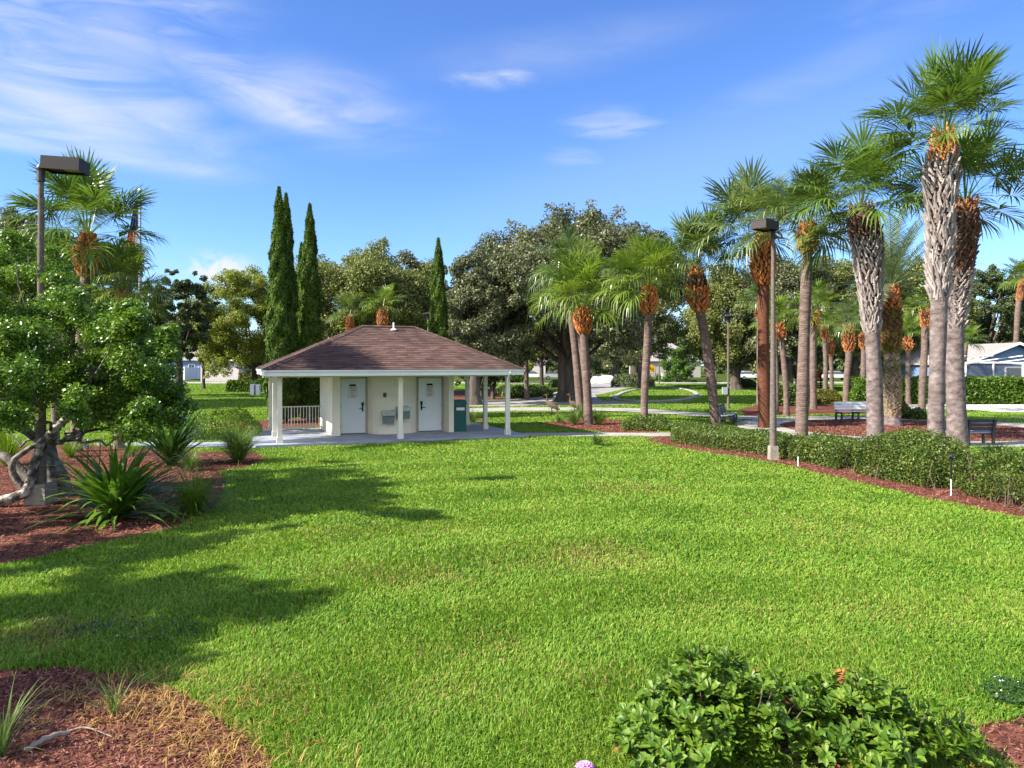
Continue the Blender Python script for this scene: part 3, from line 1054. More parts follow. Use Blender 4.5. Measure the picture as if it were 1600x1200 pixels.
# ------------------------------------------------------------------ palms
def frond_fan(b, origin, az, el, Lp, Rb, rng, nseg=34, mat=0, droop=.5, sag=.35):
    """one fan frond: petiole, then pleated segments round an arched midrib with drooping tips"""
    t = np.linspace(0, 1, 6)
    e = el - sag * t ** 1.5
    ds = Lp / 5
    r = np.concatenate([[0], np.cumsum(np.cos(e[1:]) * ds)])
    z = np.concatenate([[0], np.cumsum(np.sin(e[1:]) * ds)])
    ca, sa = math.cos(az), math.sin(az)
    P = np.c_[r * ca, r * sa, z] + origin
    wv = np.linspace(.045, .016, 6)
    S = np.array([-sa, ca, 0])
    up_ = np.array([-math.sin(el) * ca, -math.sin(el) * sa, math.cos(el)]) * .02
    b.add(np.stack([P - S * wv[:, None] * .5 - up_, P + S * wv[:, None] * .5 - up_], 1).reshape(-1, 3), [[2 * q, 2 * q + 1, 2 * q + 3, 2 * q + 2] for q in range(5)], mat)
    H = P[-1]
    e2 = e[-1] - .12
    d = np.array([math.cos(e2) * ca, math.cos(e2) * sa, math.sin(e2)])
    u = np.array([-math.sin(e2) * ca, -math.sin(e2) * sa, math.cos(e2)])
    roll = rng.normal(0, .25)
    s = S * math.cos(roll) + u * math.sin(roll)
    u = np.cross(d, s)
    if u[2] < 0 and abs(u[2]) > .2:
        u = -u
    th_ = np.linspace(-2.35, 2.35, nseg) + rng.normal(0, .02, nseg)
    L = Rb * (.74 + .26 * np.cos(th_ * .8)) * rng.uniform(.88, 1.08, nseg)
    D = np.cos(th_)[:, None] * d + np.sin(th_)[:, None] * s + (.30 * np.abs(np.sin(th_)) + rng.normal(0, .05, nseg))[:, None] * u
    D = norm(D)
    st = H + (np.clip(np.cos(th_), 0, 1) * Rb * .28)[:, None] * d
    tt = np.array([0, .40, .70, 1.0])
    drp = (droop * rng.uniform(.55, 1.45, nseg))[:, None]
    Pt = st[:, None] + D[:, None] * (L[:, None] * tt)[..., None]
    Pt[..., 2] -= drp * L[:, None] * np.array([0, .05, .26, .68]) * (.5 + .5 * np.abs(D[:, 2:3]) ** .0)
    Pt[:, 3, :2] -= (D[:, None, :2] * (drp * L[:, None] * .22)[..., None])[:, 0]
    side = norm(np.cross(D, u))
    wd = (4.7 / nseg * L * .40)[:, None] * np.array([.05, .54, .34, .02])
    V = np.stack([Pt - side[:, None] * wd[..., None], Pt + side[:, None] * wd[..., None]], 2)
    k = 4
    V = V.reshape(-1, 3)
    i = (np.arange(nseg)[:, None] * k + np.arange(k - 1)[None]).reshape(-1)
    b.add(V, np.stack([i * 2, i * 2 + 1, i * 2 + 3, i * 2 + 2], -1), mat)


def fan_crown(R, nf, rng, nseg=34, low=-.1, droop=.4, bias=(0, 0)):
    b = MB()
    ga = 2.39996
    for q in range(nf):
        f = (q + .5) / nf
        el = 1.48 - (1.48 - low) * f ** .95 + rng.normal(0, .14)
        az = q * ga + rng.normal(0, .30)
        az = az + .0
        Lp = R * rng.uniform(.44, .66)
        Rb = R * rng.uniform(.46, .60)
        frond_fan(b, np.array([math.cos(az) * .08, math.sin(az) * .08, -.12 * f]), az, el, Lp, Rb, rng, nseg, 0, droop * (.5 + .8 * f), sag=.08 + .22 * f)
    if bias[0] or bias[1]:
        for k in range(len(b.v)):
            b.v[k] = b.v[k] + np.array([bias[0], bias[1], 0]) * np.clip(np.linalg.norm(b.v[k], axis=1)[:, None] / R, 0, 1)
    return b


def boots(path, rt, z0, z1, w, rng, grey_to=0.0, len_=.34, lift=.3, step=.085, per=6, bw=.11, mats=(0, 1, 1), split=(.55, .8), onion=(.25, .75, 1.0, .8, .1), core=3):
    """criss-cross stubs of old leaf stalks round a trunk between two heights (w: widest radius)"""
    b = MB()
    zs = np.arange(z0, z1, step)
    cf = np.linspace(0, 1, 14)
    cz_ = z0 + .06 + cf * (z1 - z0 - .10)
    cP = np.c_[np.interp(cz_, path[:, 2], path[:, 0]), np.interp(cz_, path[:, 2], path[:, 1]), cz_]
    b.tube(cP, np.maximum(rt * .6, rt + (w - rt) * np.interp(cf, [0, .18, .5, .75, 1.0], onion) - .075), 12, core)
    for q, z in enumerate(zs):
        f = (z - z0) / max(1e-6, z1 - z0)
        c = np.array([np.interp(z, path[:, 2], path[:, 0]), np.interp(z, path[:, 2], path[:, 1]), z])
        rr = rt + (w - rt) * max(.0, np.interp(f, [0, .18, .5, .75, 1.0], onion)) - .04
        mt = mats[0] if f < split[0] else (mats[1] if f < split[1] else mats[2])
        for k in range(per):
            a = (k + .5 * (q % 2)) * 2 * math.pi / per + q * .13 + rng.normal(0, .10)
            ca, sa = math.cos(a), math.sin(a)
            o = np.array([ca, sa, 0])
            t = np.array([-sa, ca, 0])
            tilt = rng.uniform(.18, .52) * (lift * 2 if len_ > .3 else 1.5)
            up = norm(np.array([0, 0, 1.0]) + o * tilt + t * rng.choice([-1, 1]) * rng.uniform(.15, .45))
            ll = len_ * rng.uniform(.6, 1.15)
            p0 = c + o * rr
            p1 = p0 + up * ll * .55
            p2 = p0 + up * ll
            w0, w1, w2 = bw * rng.uniform(.8, 1.2), bw * .62, bw * .40
            th_ = .022
            v = []
            for p, ww in ((p0, w0), (p1, w1), (p2, w2)):
                v += [p - t * ww * .5 - o * th_, p + t * ww * .5 - o * th_, p + t * ww * .38 + o * th_, p - t * ww * .38 + o * th_]
            f_ = []
            for s_ in (0, 4):
                f_ += [[s_, s_ + 1, s_ + 5, s_ + 4], [s_ + 1, s_ + 2, s_ + 6, s_ + 5], [s_ + 2, s_ + 3, s_ + 7, s_ + 6], [s_ + 3, s_, s_ + 4, s_ + 7]]
            f_ += [[8, 9, 10, 11]]
            b.add(v, f_, mt)
    return b


def palm(label, d, pts, heart, R, tw, bt=None, seed=0, leaf='frond', bark='palm', bmats=('bootor', 'bootor', 'bootor'), nf=30, nseg=34, low=-.1, droop=.4,
         group='cabbage palms of the park', bias=(0, 0), bsplit=(.55, .8), blen=.19, step=.048, per=10, bw=.10, onion=(.3, .9, 1.0, .6, .02)):
    """pts: photo pixels up the trunk (first is the foot), heart: crown base pixel, R crown radius px, tw trunk width px (foot, top), bt (foot px row, widest px)"""
    rng = np.random.default_rng(1000 + seed)
    b0 = W(pts[0][0], pts[0][1], d)
    root = np.array([b0[0], d, 0.0])
    r_ = thing('palm_tree', label, 'palm tree', tuple(root), 0, group)
    P = np.array([root] + [W(p[0], p[1], d) for p in pts[1:]] + [W(heart[0], heart[1], d)]) - root
    P[0, 2] = -.05
    # lean a little in depth too
    wob = rng.uniform(-.25, .25)
    hgt = P[-1, 2]
    P[:, 1] += wob * (np.clip(P[:, 2], 0, None) / hgt) ** 1.6
    Q = spline(P, 26)
    s = d / F
    rr = np.linspace(tw[0], tw[1], 26) * s * .5
    rr = rr * (1 + .05 * np.sin(np.linspace(0, 14, 26) + seed)) * (1 + .22 * np.exp(-np.linspace(0, 26, 26) / 1.2))
    t = MB().tube(Q, rr, 12)
    t.build('trunk', M[bark], r_, smooth=True)
    if bt:
        z0 = CH + (HY - bt[0]) * s
        bb = boots(Q, tw[1] * s * .5, z0, Q[-1, 2] - .04, bt[1] * s * (.44 if bmats[0] == 'bootor' else .5), rng, len_=blen, mats=(0, 1, 2), split=bsplit, step=step, per=per, bw=bw, onion=onion)
        bb.build('leaf_bases', [M[x] for x in bmats] + [M['bootcore']], r_)
    cb = fan_crown(R * s, nf, rng, nseg, low, droop, bias)
    c = cb.build('crown', M[leaf], r_)
    c.location = tuple(Q[-1] + np.array([0, 0, .12]))
    return r_

grass()
chips()


# ------------------------------------------------------------------ the pavilion
def pavilion():
    r = thing('pavilion', 'small cream stucco restroom pavilion with a brown hip roof and two white doors', 'pavilion', (PO[0], PO[1], 0), PA)
    # floor slab
    MB().prism([(-.8, -.52), (9.0, -.40), (9.0, 5.45), (-.8, 5.45)], -.05, .10).build('floor_slab', M['slab'], r)
    # walls: side returns, door recesses, bowed middle
    arc = [(3.42, 2.30), (3.55, 2.06), (3.75, 1.90), (4.05, 1.78), (4.38, 1.73), (4.70, 1.78), (5.0, 1.92), (5.2, 2.10), (5.33, 2.32)]
    foot = [(2.0, 5.5), (2.0, 1.84), (2.30, 1.84), (2.34, 2.50), (3.40, 2.50)] + arc + [(5.36, 2.44), (6.44, 2.44), (6.48, 1.70), (6.68, 1.70), (6.68, 5.5)]
    MB().prism(foot, .10, 2.42, bottom=False).build('wall', M['stucco'], r)
    # ceiling of the porch and beam
    MB().prism([(-.40, -.40), (8.69, -.40), (8.69, 5.95), (-.40, 5.95)], 2.425, 2.445).build('ceiling', M['post'], r)
    bm_ = MB()
    for (a, b_) in (((0, 0), (8.29, 0)), ((0, 0), (0, 5.2)), ((8.29, 0), (8.29, 5.2))):
        a, b_ = np.array(a, float), np.array(b_, float)
        c = (a + b_) / 2
        ln = np.linalg.norm(b_ - a)
        if a[1] == b_[1]:
            bm_.box((c[0], c[1], 2.375), (ln - .16, .12, .098))
        else:
            bm_.box((c[0], c[1] + .04, 2.375), (.12, ln - .02, .098))
    bm_.build('beam', M['post'], r)
    # fascia with a gutter lip
    fz = MB()
    u0, u1, v0, v1 = -.45, 8.74, -.45, 6.0
    fz.box(((u0 + u1) / 2, v0, 2.475), (u1 - u0 + .05, .05, .20))
    fz.box(((u0 + u1) / 2, v1, 2.475), (u1 - u0 + .05, .05, .20))
    fz.box((u0, (v0 + v1) / 2, 2.475), (.05, v1 - v0 - .05, .20))
    fz.box((u1, (v0 + v1) / 2, 2.475), (.05, v1 - v0 - .05, .20))
    fz.box(((u0 + u1) / 2, v0 - .045, 2.550), (u1 - u0 + .14, .038, .055))
    fz.box((u1 + .045, (v0 + v1) / 2, 2.550), (.038, v1 - v0 + .05, .055))
    fz.box((u0 - .045, (v0 + v1) / 2, 2.550), (.038, v1 - v0 + .05, .055))
    fz.build('fascia', M['fascia'], r)
    MB().box((u0 - .10, v0 - .03, 2.47), (.07, .09, .16), taper=.7).tube([(u0 - .1, v0 - .03, 2.40), (u0 - .12, v0 - .05, 2.33)], .03, 8).build('gutter_outlet', M['whitetrim'], r)
    # roof: overlapping shingle courses on four slopes
    zr, ra, rb, vm = 4.26, 3.25, 5.37, 2.78
    e0, e1, w0, w1 = u0 - .04, u1 + .04, v0 - .04, v1 + .04
    ze = 2.585
    rng = np.random.default_rng(3)
    rf = MB()
    nr = 24
    slopes = [((e0, w0), (e1, w0), (ra, vm), (rb, vm)), ((e1, w1), (e0, w1), (rb, vm), (ra, vm)),
              ((e0, w1), (e0, w0), (ra, vm), (ra, vm)), ((e1, w0), (e1, w1), (rb, vm), (rb, vm))]
    for (A, B, Cc, D) in slopes:
        A, B, Cc, D = [np.array([*q, zz]) for q, zz in ((A, ze), (B, ze), (Cc, zr), (D, zr))]
        nm = np.cross(B - A, Cc - A)
        nm = nm / np.linalg.norm(nm)
        if nm[2] < 0:
            nm = -nm
        for q in range(nr):
            t0, t1 = q / nr, min(1.0, (q + 1.15) / nr)
            p0, p1 = A + (Cc - A) * t0, B + (D - B) * t0
            q0, q1 = A + (Cc - A) * t1, B + (D - B) * t1
            ln = np.linalg.norm(p1 - p0)
            m_ = max(1, int(ln / .32))
            cut = np.clip((np.arange(m_ + 1) + (rng.uniform(-.25, .25) if True else 0)) / m_, 0, 1)
            cut[0], cut[-1] = 0, 1
            for k in range(m_):
                s0, s1 = cut[k], cut[k + 1]
                lift = nm * (.014 + rng.uniform(0, .006))
                a_, b_ = p0 + (p1 - p0) * s0, p0 + (p1 - p0) * s1
                c_, d_ = q0 + (q1 - q0) * s1, q0 + (q1 - q0) * s0
                low = nm * .003
                rf.add([a_ + lift, b_ + lift, c_ + low, d_ + low, a_ + low * .5, b_ + low * .5], [[0, 1, 2, 3], [4, 5, 1, 0]])
    rf.add([[e0, w0, ze], [e1, w0, ze], [rb, vm, zr], [ra, vm, zr], [e1, w1, ze], [e0, w1, ze]], [[0, 1, 2, 3], [4, 5, 3, 2]])
    rf.add([[e0, w0, ze], [e1, w0, ze], [rb, vm, zr], [ra, vm, zr], [e1, w1, ze], [e0, w1, ze]], [[5, 0, 3], [1, 4, 2]])
    roof = rf.build('roof', M['shingle'], r)
    rc = MB()
    for a, b_ in (((e0, w0, ze), (ra, vm, zr)), ((e1, w0, ze), (rb, vm, zr)), ((e1, w1, ze), (rb, vm, zr)), ((e0, w1, ze), (ra, vm, zr)), ((ra, vm, zr), (rb, vm, zr))):
        a, b_ = np.array(a), np.array(b_)
        ln = np.linalg.norm(b_ - a)
        m_ = int(ln / .22)
        dr = (b_ - a) / ln
        sd = norm(np.cross(dr, [0, 0, 1.0]))
        for k in range(m_):
            p, q = a + (b_ - a) * k / m_, a + (b_ - a) * min(1, (k + 1.2) / m_)
            h0, h1 = np.array([0, 0, .05]), np.array([0, 0, .034])
            dn = np.array([0, 0, -.012])
            rc.add([p + sd * .12 + dn, p + h0, p - sd * .12 + dn, q + sd * .12 + dn, q + h1, q - sd * .12 + dn], [[0, 1, 4, 3], [1, 2, 5, 4]])
    rc.build('ridge_cap', M['shingle'], roof)
    vp = np.array([4.45, 2.45, 4.13])
    MB().tube([vp + [0, 0, -.05], vp + [0, 0, .28]], .035, 10).lathe([(.13, -.02), (.10, .02), (.04, .05)], vp, 12).build('vent_pipe', M['whitetrim'], roof)
    # posts with square bases
    for (u, v) in ((0, 0), (4.15, 0), (8.29, 0), (0, 2.45), (8.29, 2.55), (0, 4.9), (8.29, 4.95)):
        p = MB().box((u, v, 1.245), (.15, .15, 2.29)).box((u, v, .20), (.20, .20, .20)).box((u, v, 2.30), (.19, .19, .045))
        p.build('post', M['post'], r)
    # doors
    def door(uc, w, vface, hinge_left):
        d = MB().box((uc, vface - .02, 1.165), (w, .045, 2.08)).build('door', M['door'], r)
        fr = MB()
        for s in (-1, 1):
            fr.box((uc + s * (w / 2 + .032), vface - .015, 1.185), (.055, .09, 2.165))
        fr.box((uc, vface - .015, 2.24), (w + .12, .09, .055))
        fr.build('door_frame', M['frame'], d)
        MB().box((uc, vface - .03, .112), (w, .08, .022)).build('threshold', M['black'], d)
        hx = uc + (w / 2 - .10) * (1 if hinge_left else -1)
        s = -1 if hinge_left else 1
        hd = MB().box((hx, vface - .055, 1.08), (.055, .03, .26)).tube([(hx, vface - .07, 1.06), (hx, vface - .11, 1.06), (hx + s * .15, vface - .11, 1.06)], .013, 8)
        hd.tube([(hx, vface - .05, 1.22), (hx, vface - .085, 1.22)], .05, 12)
        hd.box((hx, vface - .075, 1.26), (.075, .05, .10))
        hd.build('lever_handle', M['black'], d)
        for z in (.38, 1.15, 1.95):
            hg = MB().box((uc - (w / 2 + .004) * (1 if hinge_left else -1), vface - .05, z), (.035, .02, .14))
            hg.build('hinge', M['steel'], d)
        sx = uc - .02
        MB().box((sx, vface - .048, 1.965), (.245, .01, .075)).build('name_plate', M['black'], d)
        n_ = MB().box((sx, vface - .047, 1.70), (.32, .008, .43)).build('notice', M['paper'], d)
        ln = MB()
        y = vface - .0525
        for s_ in (-1, 1):
            ln.box((sx + s_ * .148, y, 1.70), (.008, .003, .41))
            ln.box((sx, y, 1.70 + s_ * .203), (.304, .003, .008))
        rr = np.random.default_rng(int(uc * 10))
        ln.box((sx - .045, y, 1.862), (.15, .003, .030)).box((sx + .085, y, 1.862), (.075, .003, .026))
        for z, ww, hh in ((1.805, .16, .014), (1.765, .19, .020), (1.72, .22, .010), (1.695, .15, .010), (1.67, .20, .010), (1.645, .12, .010), (1.60, .21, .010), (1.575, .17, .010), (1.55, .20, .010), (1.53, .10, .010)):
            ln.box((sx + rr.uniform(-.015, .015), y, z), (ww, .003, hh))
        ln.build('printed_lines', M['ink'], n_)
    door(2.87, .92, 2.475, True)
    door(5.90, .92, 2.415, False)
    # small box on the wall
    MB().box((3.96, 1.80, 1.60), (.12, .06, .17), rz=-.25).box((3.965, 1.765, 1.60), (.07, .02, .10), rz=-.25).build('wall_fixture', M['bronze'], r)
    # railings closing the back of the porch
    def rail(a, b_, v):
        q = MB().box(((a + b_) / 2, v, 1.05), (b_ - a, .045, .045)).box(((a + b_) / 2, v, .20), (b_ - a, .04, .04))
        m_ = int((b_ - a) / .115)
        for k in range(1, m_):
            u = a + (b_ - a) * k / m_
            q.box((u, v, .625), (.028, .028, .85) if k % 6 else (.05, .05, .86))
        q.build('railing', M['post'], r)
    rail(.08, 1.99, 4.9)
    rail(6.69, 8.21, 4.95)
    # thin downpipe beside the corner post
    MB().tube([(8.20, -.46, 2.44), (8.16, -.50, 2.38), (8.13, -.40, 2.2), (8.17, -.22, 1.6), (8.20, -.13, 1.0), (8.21, -.12, .12)], .022, 8).lathe([(.0, .06), (.05, .045), (.06, 0), (.05, -.045), (0, -.06)], (8.20, -.47, 2.46), 12).build('downpipe', M['whitetrim'], r)
    return r


pavilion()


def wtop(u, v, z=0.0):
    p = puv(u, v)
    return np.array([p[0], p[1], z])


def fountain(label, u, v, z, rz):
    p = wtop(u, v)
    r = thing('drinking_fountain', label, 'drinking fountain', (p[0], p[1], z), PA + rz, 'drinking fountains on the pavilion wall')
    MB().box((0, -.17, .13), (.42, .30, .36), taper=1.04).build('cabinet', M['stone_grey'], r)
    b = MB()
    b.box((0, -.20, .325), (.50, .40, .05)).box((0, -.385, .37), (.50, .03, .05)).box((-.235, -.20, .37), (.03, .34, .05)).box((.235, -.20, .37), (.03, .34, .05)).box((0, -.03, .385), (.50, .05, .085))
    b.box((0, -.39, .28), (.44, .02, .06))
    b.build('basin', M['steel'], r)
    MB().tube([(.17, -.10, .35), (.17, -.10, .43), (.15, -.15, .45)], .014, 8).build('spout', M['steel'], r)
    return r


fountain('lower grey drinking fountain left of the middle post on the pavilion wall', 4.08, 1.80, .58, -.12)
fountain('higher grey drinking fountain half hidden by the middle post of the pavilion', 4.62, 1.78, .74, .12)

p = wtop(6.98, 2.05, .10)
r = thing('litter_bin', 'dark green square litter bin standing beside the right door', 'litter bin', tuple(p), PA)
MB().box((0, 0, .54), (.50, .50, 1.06), taper=.97).box((0, 0, .02), (.52, .52, .05)).build('body', M['binning'], r)
MB().box((0, 0, 1.13), (.54, .54, .12), taper=.96).prism([(-.24, -.24), (.24, -.24), (.24, .24), (-.24, .24)], 1.19, 1.25).build('lid', M['binning'], r)
MB().box((0, -.262, .90), (.34, .02, .11)).build('label_plate', M['whitetrim'], r)


# ------------------------------------------------------------------ lamps, flag, sign, benches
def big_lamp(label, base, rz, tilt, foot=.42):
    r = thing('lamp_post', label, 'lamp post', (base[0], base[1], 0), 0, 'tall lamp posts with box heads')
    MB().tube([(0, 0, .2), (0, 0, 3), (0, 0, 6.45)], [.105, .074, .050], 14).build('pole', M['pole'], r, smooth=True)
    MB().box((0, 0, .20), (foot, foot, .44), taper=.92).build('footing', M['concrete'], r)
    c, s = math.cos(rz), math.sin(rz)
    MB().tube([(0, 0, 6.42), (0, 0, 6.62)], .075, 12).lathe([(.075, 6.62), (.09, 6.68), (.05, 6.76), (0, 6.78)], k=12).tube([(0, 0, 6.66), (c * .14, s * .14, 6.70)], .045, 8).build('bracket', M['dark'], r)
    h = MB()
    R = Matrix.Rotation(rz, 4, 'Z') @ Matrix.Translation((.46, 0, 6.73)) @ Matrix.Rotation(tilt, 4, 'Y')
    Rn = np.array(R)

    def put(mb, b0):
        vv = np.concatenate(b0.v)
        vv = vv @ Rn[:3, :3].T + Rn[:3, 3]
        for k in (3, 4):
            if b0.f[k]:
                mb.add(vv if k == 4 else vv, np.concatenate(b0.f[k]))
        return mb
    shell = MB().box((0, 0, .12), (.72, .46, .045)).box((0, -.222, 0), (.72, .018, .22)).box((0, .222, 0), (.72, .018, .22)).box((-.351, 0, 0), (.018, .425, .22)).box((.351, 0, 0), (.018, .425, .22)).box((-.2, 0, -.06), (.28, .42, .02))
    put(h, shell).build('lamp_head', M['lampbox'], r)
    put(MB(), MB().box((.14, 0, -.05), (.40, .40, .02))).build('lens', M['lens'], r)
    return r


b = G(64, 788)
big_lamp('tall lamp post with a dark box head rising through the leafy left tree', b, 0.10, .045)
b = G(1208, 719)
big_lamp('tall lamp post with a brown box head standing in front of the clipped hedge', b, RAD(180 + 42), -.01, .25)


def small_lamp(label, x, y, h, box=True):
    r = thing('lamp_post', label, 'lamp post', (x, y, 0), 0, 'slim path lamps')
    MB().tube([(0, 0, 0), (0, 0, h)], [.085, .055], 10).build('pole', M['pole'], r, smooth=True)
    MB().lathe([(.05, h), (.09, h + .03), (.20, h + .30), (.38, h + .33), (.40, h + .37), (.12, h + .46), (0, h + .48)], k=14).build('lamp_head', M['dark'], r)
    if box:
        MB().box((-.22, -.02, 1.15), (.30, .18, .42)).build('meter_box', M['cargrey'], r)
    return r


q = W(1138, 640, 44.7)
small_lamp('slim lamp post with a round cap and a grey meter box, between two leaning palms', q[0], 44.7, 5.3)
q = W(669, 640, 47)
small_lamp('slim lamp post showing above the roof beside the single cypress', q[0], 47, 5.6, False)
q = W(1119, 610, 78)
small_lamp('slim lamp post far off behind the most leaning palm', q[0], 78, 5.6, False)
q = W(1030, 600, 100)
small_lamp('slim pole lamp farthest away near the yellow warning sign', q[0], 100, 6.8, False)


def flagpole():
    d = 38.0
    q = W(219, 600, d)
    top = W(219, 300, d)[2]
    r = thing('flagpole', 'grey flagpole with a ball top standing behind the left palms', 'flagpole', (q[0], d, 0))
    MB().tube([(0, 0, 0), (0, 0, 6), (0, 0, top)], [.11, .09, .045], 12).build('pole', M['cargrey'], r, smooth=True)
    MB().lathe([(0, top + .20), (.08, top + .16), (.1, top + .1), (.07, top + .03), (0, top)], k=12).build('ball_finial', M['steel'], r)
    MB().tube([(-.12, 0, top - .28), (.05, 0, top - .28)], .05, 8).build('pulley_truck', M['steel'], r)
    f = MB()
    n = 26
    z = np.linspace(W(0, 311, d)[2], W(0, 402, d)[2], n)
    w = np.interp(np.linspace(0, 1, n), [0, .12, .4, .8, 1], [.06, .20, .34, .62, .50])
    m_ = 13
    u = np.linspace(0, 1, m_)
    X = -.10 - w[:, None] * u[None] - .10 * np.linspace(0, 1, n)[:, None]
    Y = .16 * np.sin(u[None] * 15 + z[:, None] * .8) * w[:, None]
    V = np.stack([X, Y, np.repeat(z[:, None], m_, 1) - .25 * u[None] * np.linspace(0, 1, n)[:, None]], -1).reshape(-1, 3)
    ii, jj = np.meshgrid(np.arange(n - 1), np.arange(m_ - 1), indexing='ij')
    fc = np.stack([ii * m_ + jj, ii * m_ + jj + 1, (ii + 1) * m_ + jj + 1, (ii + 1) * m_ + jj], -1).reshape(-1, 4)
    mi = np.where(ii < 13, 0, np.where(((jj + (ii > 19)) // 2) % 2 == 0, 2, 1)).reshape(-1)
    f.add(V, fc, mi)
    o = f.build('flag', [M['flagblue'], M['flagred'], M['flagwhite']], None, smooth=True)
    o.location = (q[0], d, 0)
    tag(o, 'limp red, white and navy flag hanging from the flagpole', 'flag')


flagpole()


def warning_sign():
    d = 96.0
    q = W(1018, 576, d)
    r = thing('road_sign', 'yellow diamond warning sign with a black curved arrow by the far road', 'road sign', (q[0], d, 0))
    MB().box((0, .05, 1.2), (.07, .05, 2.4)).build('post', M['cargrey'], r)
    face = MB().box((0, 0, 0), (.80, .03, .80), ry=RAD(45)).build('face', M['signyel'], r)
    face.location = (0, 0, q[2])
    a = np.linspace(.6, 5.4, 16)
    ring = MB().tube(np.c_[np.sin(a) * .17, np.full(16, -.03), np.cos(a) * .17], .032, 6)
    e = np.array([math.sin(5.4) * .17, -.03, math.cos(5.4) * .17])
    ring.add([e + [-.08, 0, -.04], e + [.09, 0, -.05], e + [.03, 0, .12]], [[0, 1, 2]])
    ring.build('arrow', M['black'], face)


warning_sign()


def bench(label, x, y, rz, backm, seatm, rakes=3):
    r = thing('park_bench', label, 'bench', (x, y, 0), rz, 'benches round the circular bed')
    L_ = 1.90
    s = MB()
    for k in range(4):
        s.box((0, -.06 + k * .125, .445 + .008 * k), (L_, .105, .04), rx=.05)
    s.build('seat', M[seatm], r)
    bk = MB()
    for k in range(3):
        bk.box((0, -.155 - .035 * k, .58 + .135 * k), (L_, .038, .112), rx=.25)
    bk.build('backrest', M[backm], r)
    for u in (-.86, 0, .86):
        f = MB()
        f.add(np.array([[u + s_ * .035, yy, zz] for s_ in (-1, 1) for yy, zz in ((-.27, 0), (-.15, 0), (-.13, .30), (-.125, .45), (-.25, .90), (-.31, .90), (-.20, .42), (-.20, .25))]),
              [[0, 1, 2, 7], [7, 2, 3, 6], [6, 3, 4, 5], [15, 10, 9, 8], [14, 11, 10, 15], [13, 12, 11, 14]] + [[i_, i_ + 8, (i_ + 1) % 8 + 8, (i_ + 1) % 8] for i_ in range(8)])
        f.box((u, .12, .385), (.065, .52, .06))
        f.box((u, .33, .19), (.065, .10, .38), taper=.8, rx=-.10)
        f.build('leg_frame', M['slatshade_frame'], r)
    return r


bench('grey slatted bench with shade-dark backrest seen from behind, in front of the circular mulch bed', *(G(1515, 697)[:2] + [0, .25]), 0.03, 'slatshade_frame', 'slatgrey')
bench('sunlit-toned grey bench facing the camera beyond the circular mulch bed', *(G(1331, 656)[:2] + [0, -.3]), math.pi + .10, 'slatlit', 'slatlit')
bench('grey bench with shade-dark backrest seen end-on behind the clipped hedge beside the leaning palm', 9.9, 34.0, -math.pi / 2 - .42, 'slatshade_frame', 'slatgrey')


def stake(label, px, py, h, hw, tall):
    q = G(px, py)
    r = thing('sprinkler_riser', label, 'sprinkler', (q[0], q[1], 0), 0, 'sprinkler risers in the hedge bed')
    MB().tube([(0, 0, 0), (0, 0, h * hw)], .014, 8).build('white_pipe', M['whitetrim'], r)
    if tall:
        MB().tube([(0, 0, h * hw), (0, 0, h * .96)], .022, 8).lathe([(.03, h * .95), (.09, h * .97), (.08, h), (0, h * 1.01)], k=10).build('spray_head', M['black'], r)
    else:
        MB().lathe([(.02, h * hw), (.02, h), (0, h)], k=8).build('spray_head', M['whitetrim'], r)


stake('tall sprinkler riser, black above and white below, in front of the ragged hedge', 1486, 776, .88, .42, True)
stake('short white sprinkler riser at the foot of the hedge right of the lamp post', 1247, 730, .28, .8, False)


# ------------------------------------------------------------------ sandhill cranes
def crane(label, px, py, d, face, pose):
    q = W(px, py, d)
    r = thing('crane_bird', label, 'bird', (q[0], d, 0), face, 'sandhill cranes on the lawn')
    b = MB()
    bend = pose
    P = [(-.42, 0, .42), (-.34, 0, .47), (-.22, 0, .56), (-.08, 0, .64), (.06, 0, .71), (.15, 0, .77), (.20, 0, .84), (.23 - bend * .05, 0, .95), (.22 - bend * .06, 0, 1.06), (.23 - bend * .03, 0, 1.13), (.26, 0, 1.17), (.31, 0, 1.165), (.36, 0, 1.155), (.45, 0, 1.135)]
    R = [.02, .07, .125, .15, .14, .10, .062, .040, .034, .036, .045, .034, .014, .004]
    Q, RR = spline(P, 40), np.interp(np.linspace(0, 1, 40), np.linspace(0, 1, len(R)), R)
    b.tube(Q, RR, 12, 0)
    for s in (-1, 1):
        b.tube(spline([(-.06, s * .05, .58), (-.03, s * .05, .45), (-.05, s * .05, .30), (-.02, s * .05, .03)], 10), [.05, .035, .02, .014, .013, .016, .013, .012, .012, .012], 7, 1)
        for a in (-.5, 0, .5):
            b.tube([(-.02, s * .05, .02), (.07 * math.cos(a), s * .05 + .08 * math.sin(a), .008)], [.010, .005], 5, 1)
    b.build('body', [M['crane'], M['black']], r, smooth=True)
    t = MB()
    rng = np.random.default_rng(px)
    n = 160
    c = np.c_[rng.uniform(-.44, .04, n), rng.normal(0, .10, n), np.zeros(n)]
    c[:, 2] = .69 + c[:, 0] * .55 + .02 - np.abs(c[:, 1]) * .8
    v, f = leafquads(c, .17, .05, rng, nrm=np.array([-.3, 0, .8]) + np.c_[0 * c[:, 0], c[:, 1] * 9, 0 * c[:, 0]], jit=.15, up=np.array([-2.0, 0, -1.0]))
    t.add(v, f)
    t.build('wing_feathers', M['feather'], r)
    MB().lathe([(0, 1.215), (.03, 1.205), (.044, 1.18)], (.27, 0, 0), 8).build('red_crown', M['redcrown'], r)
    return r


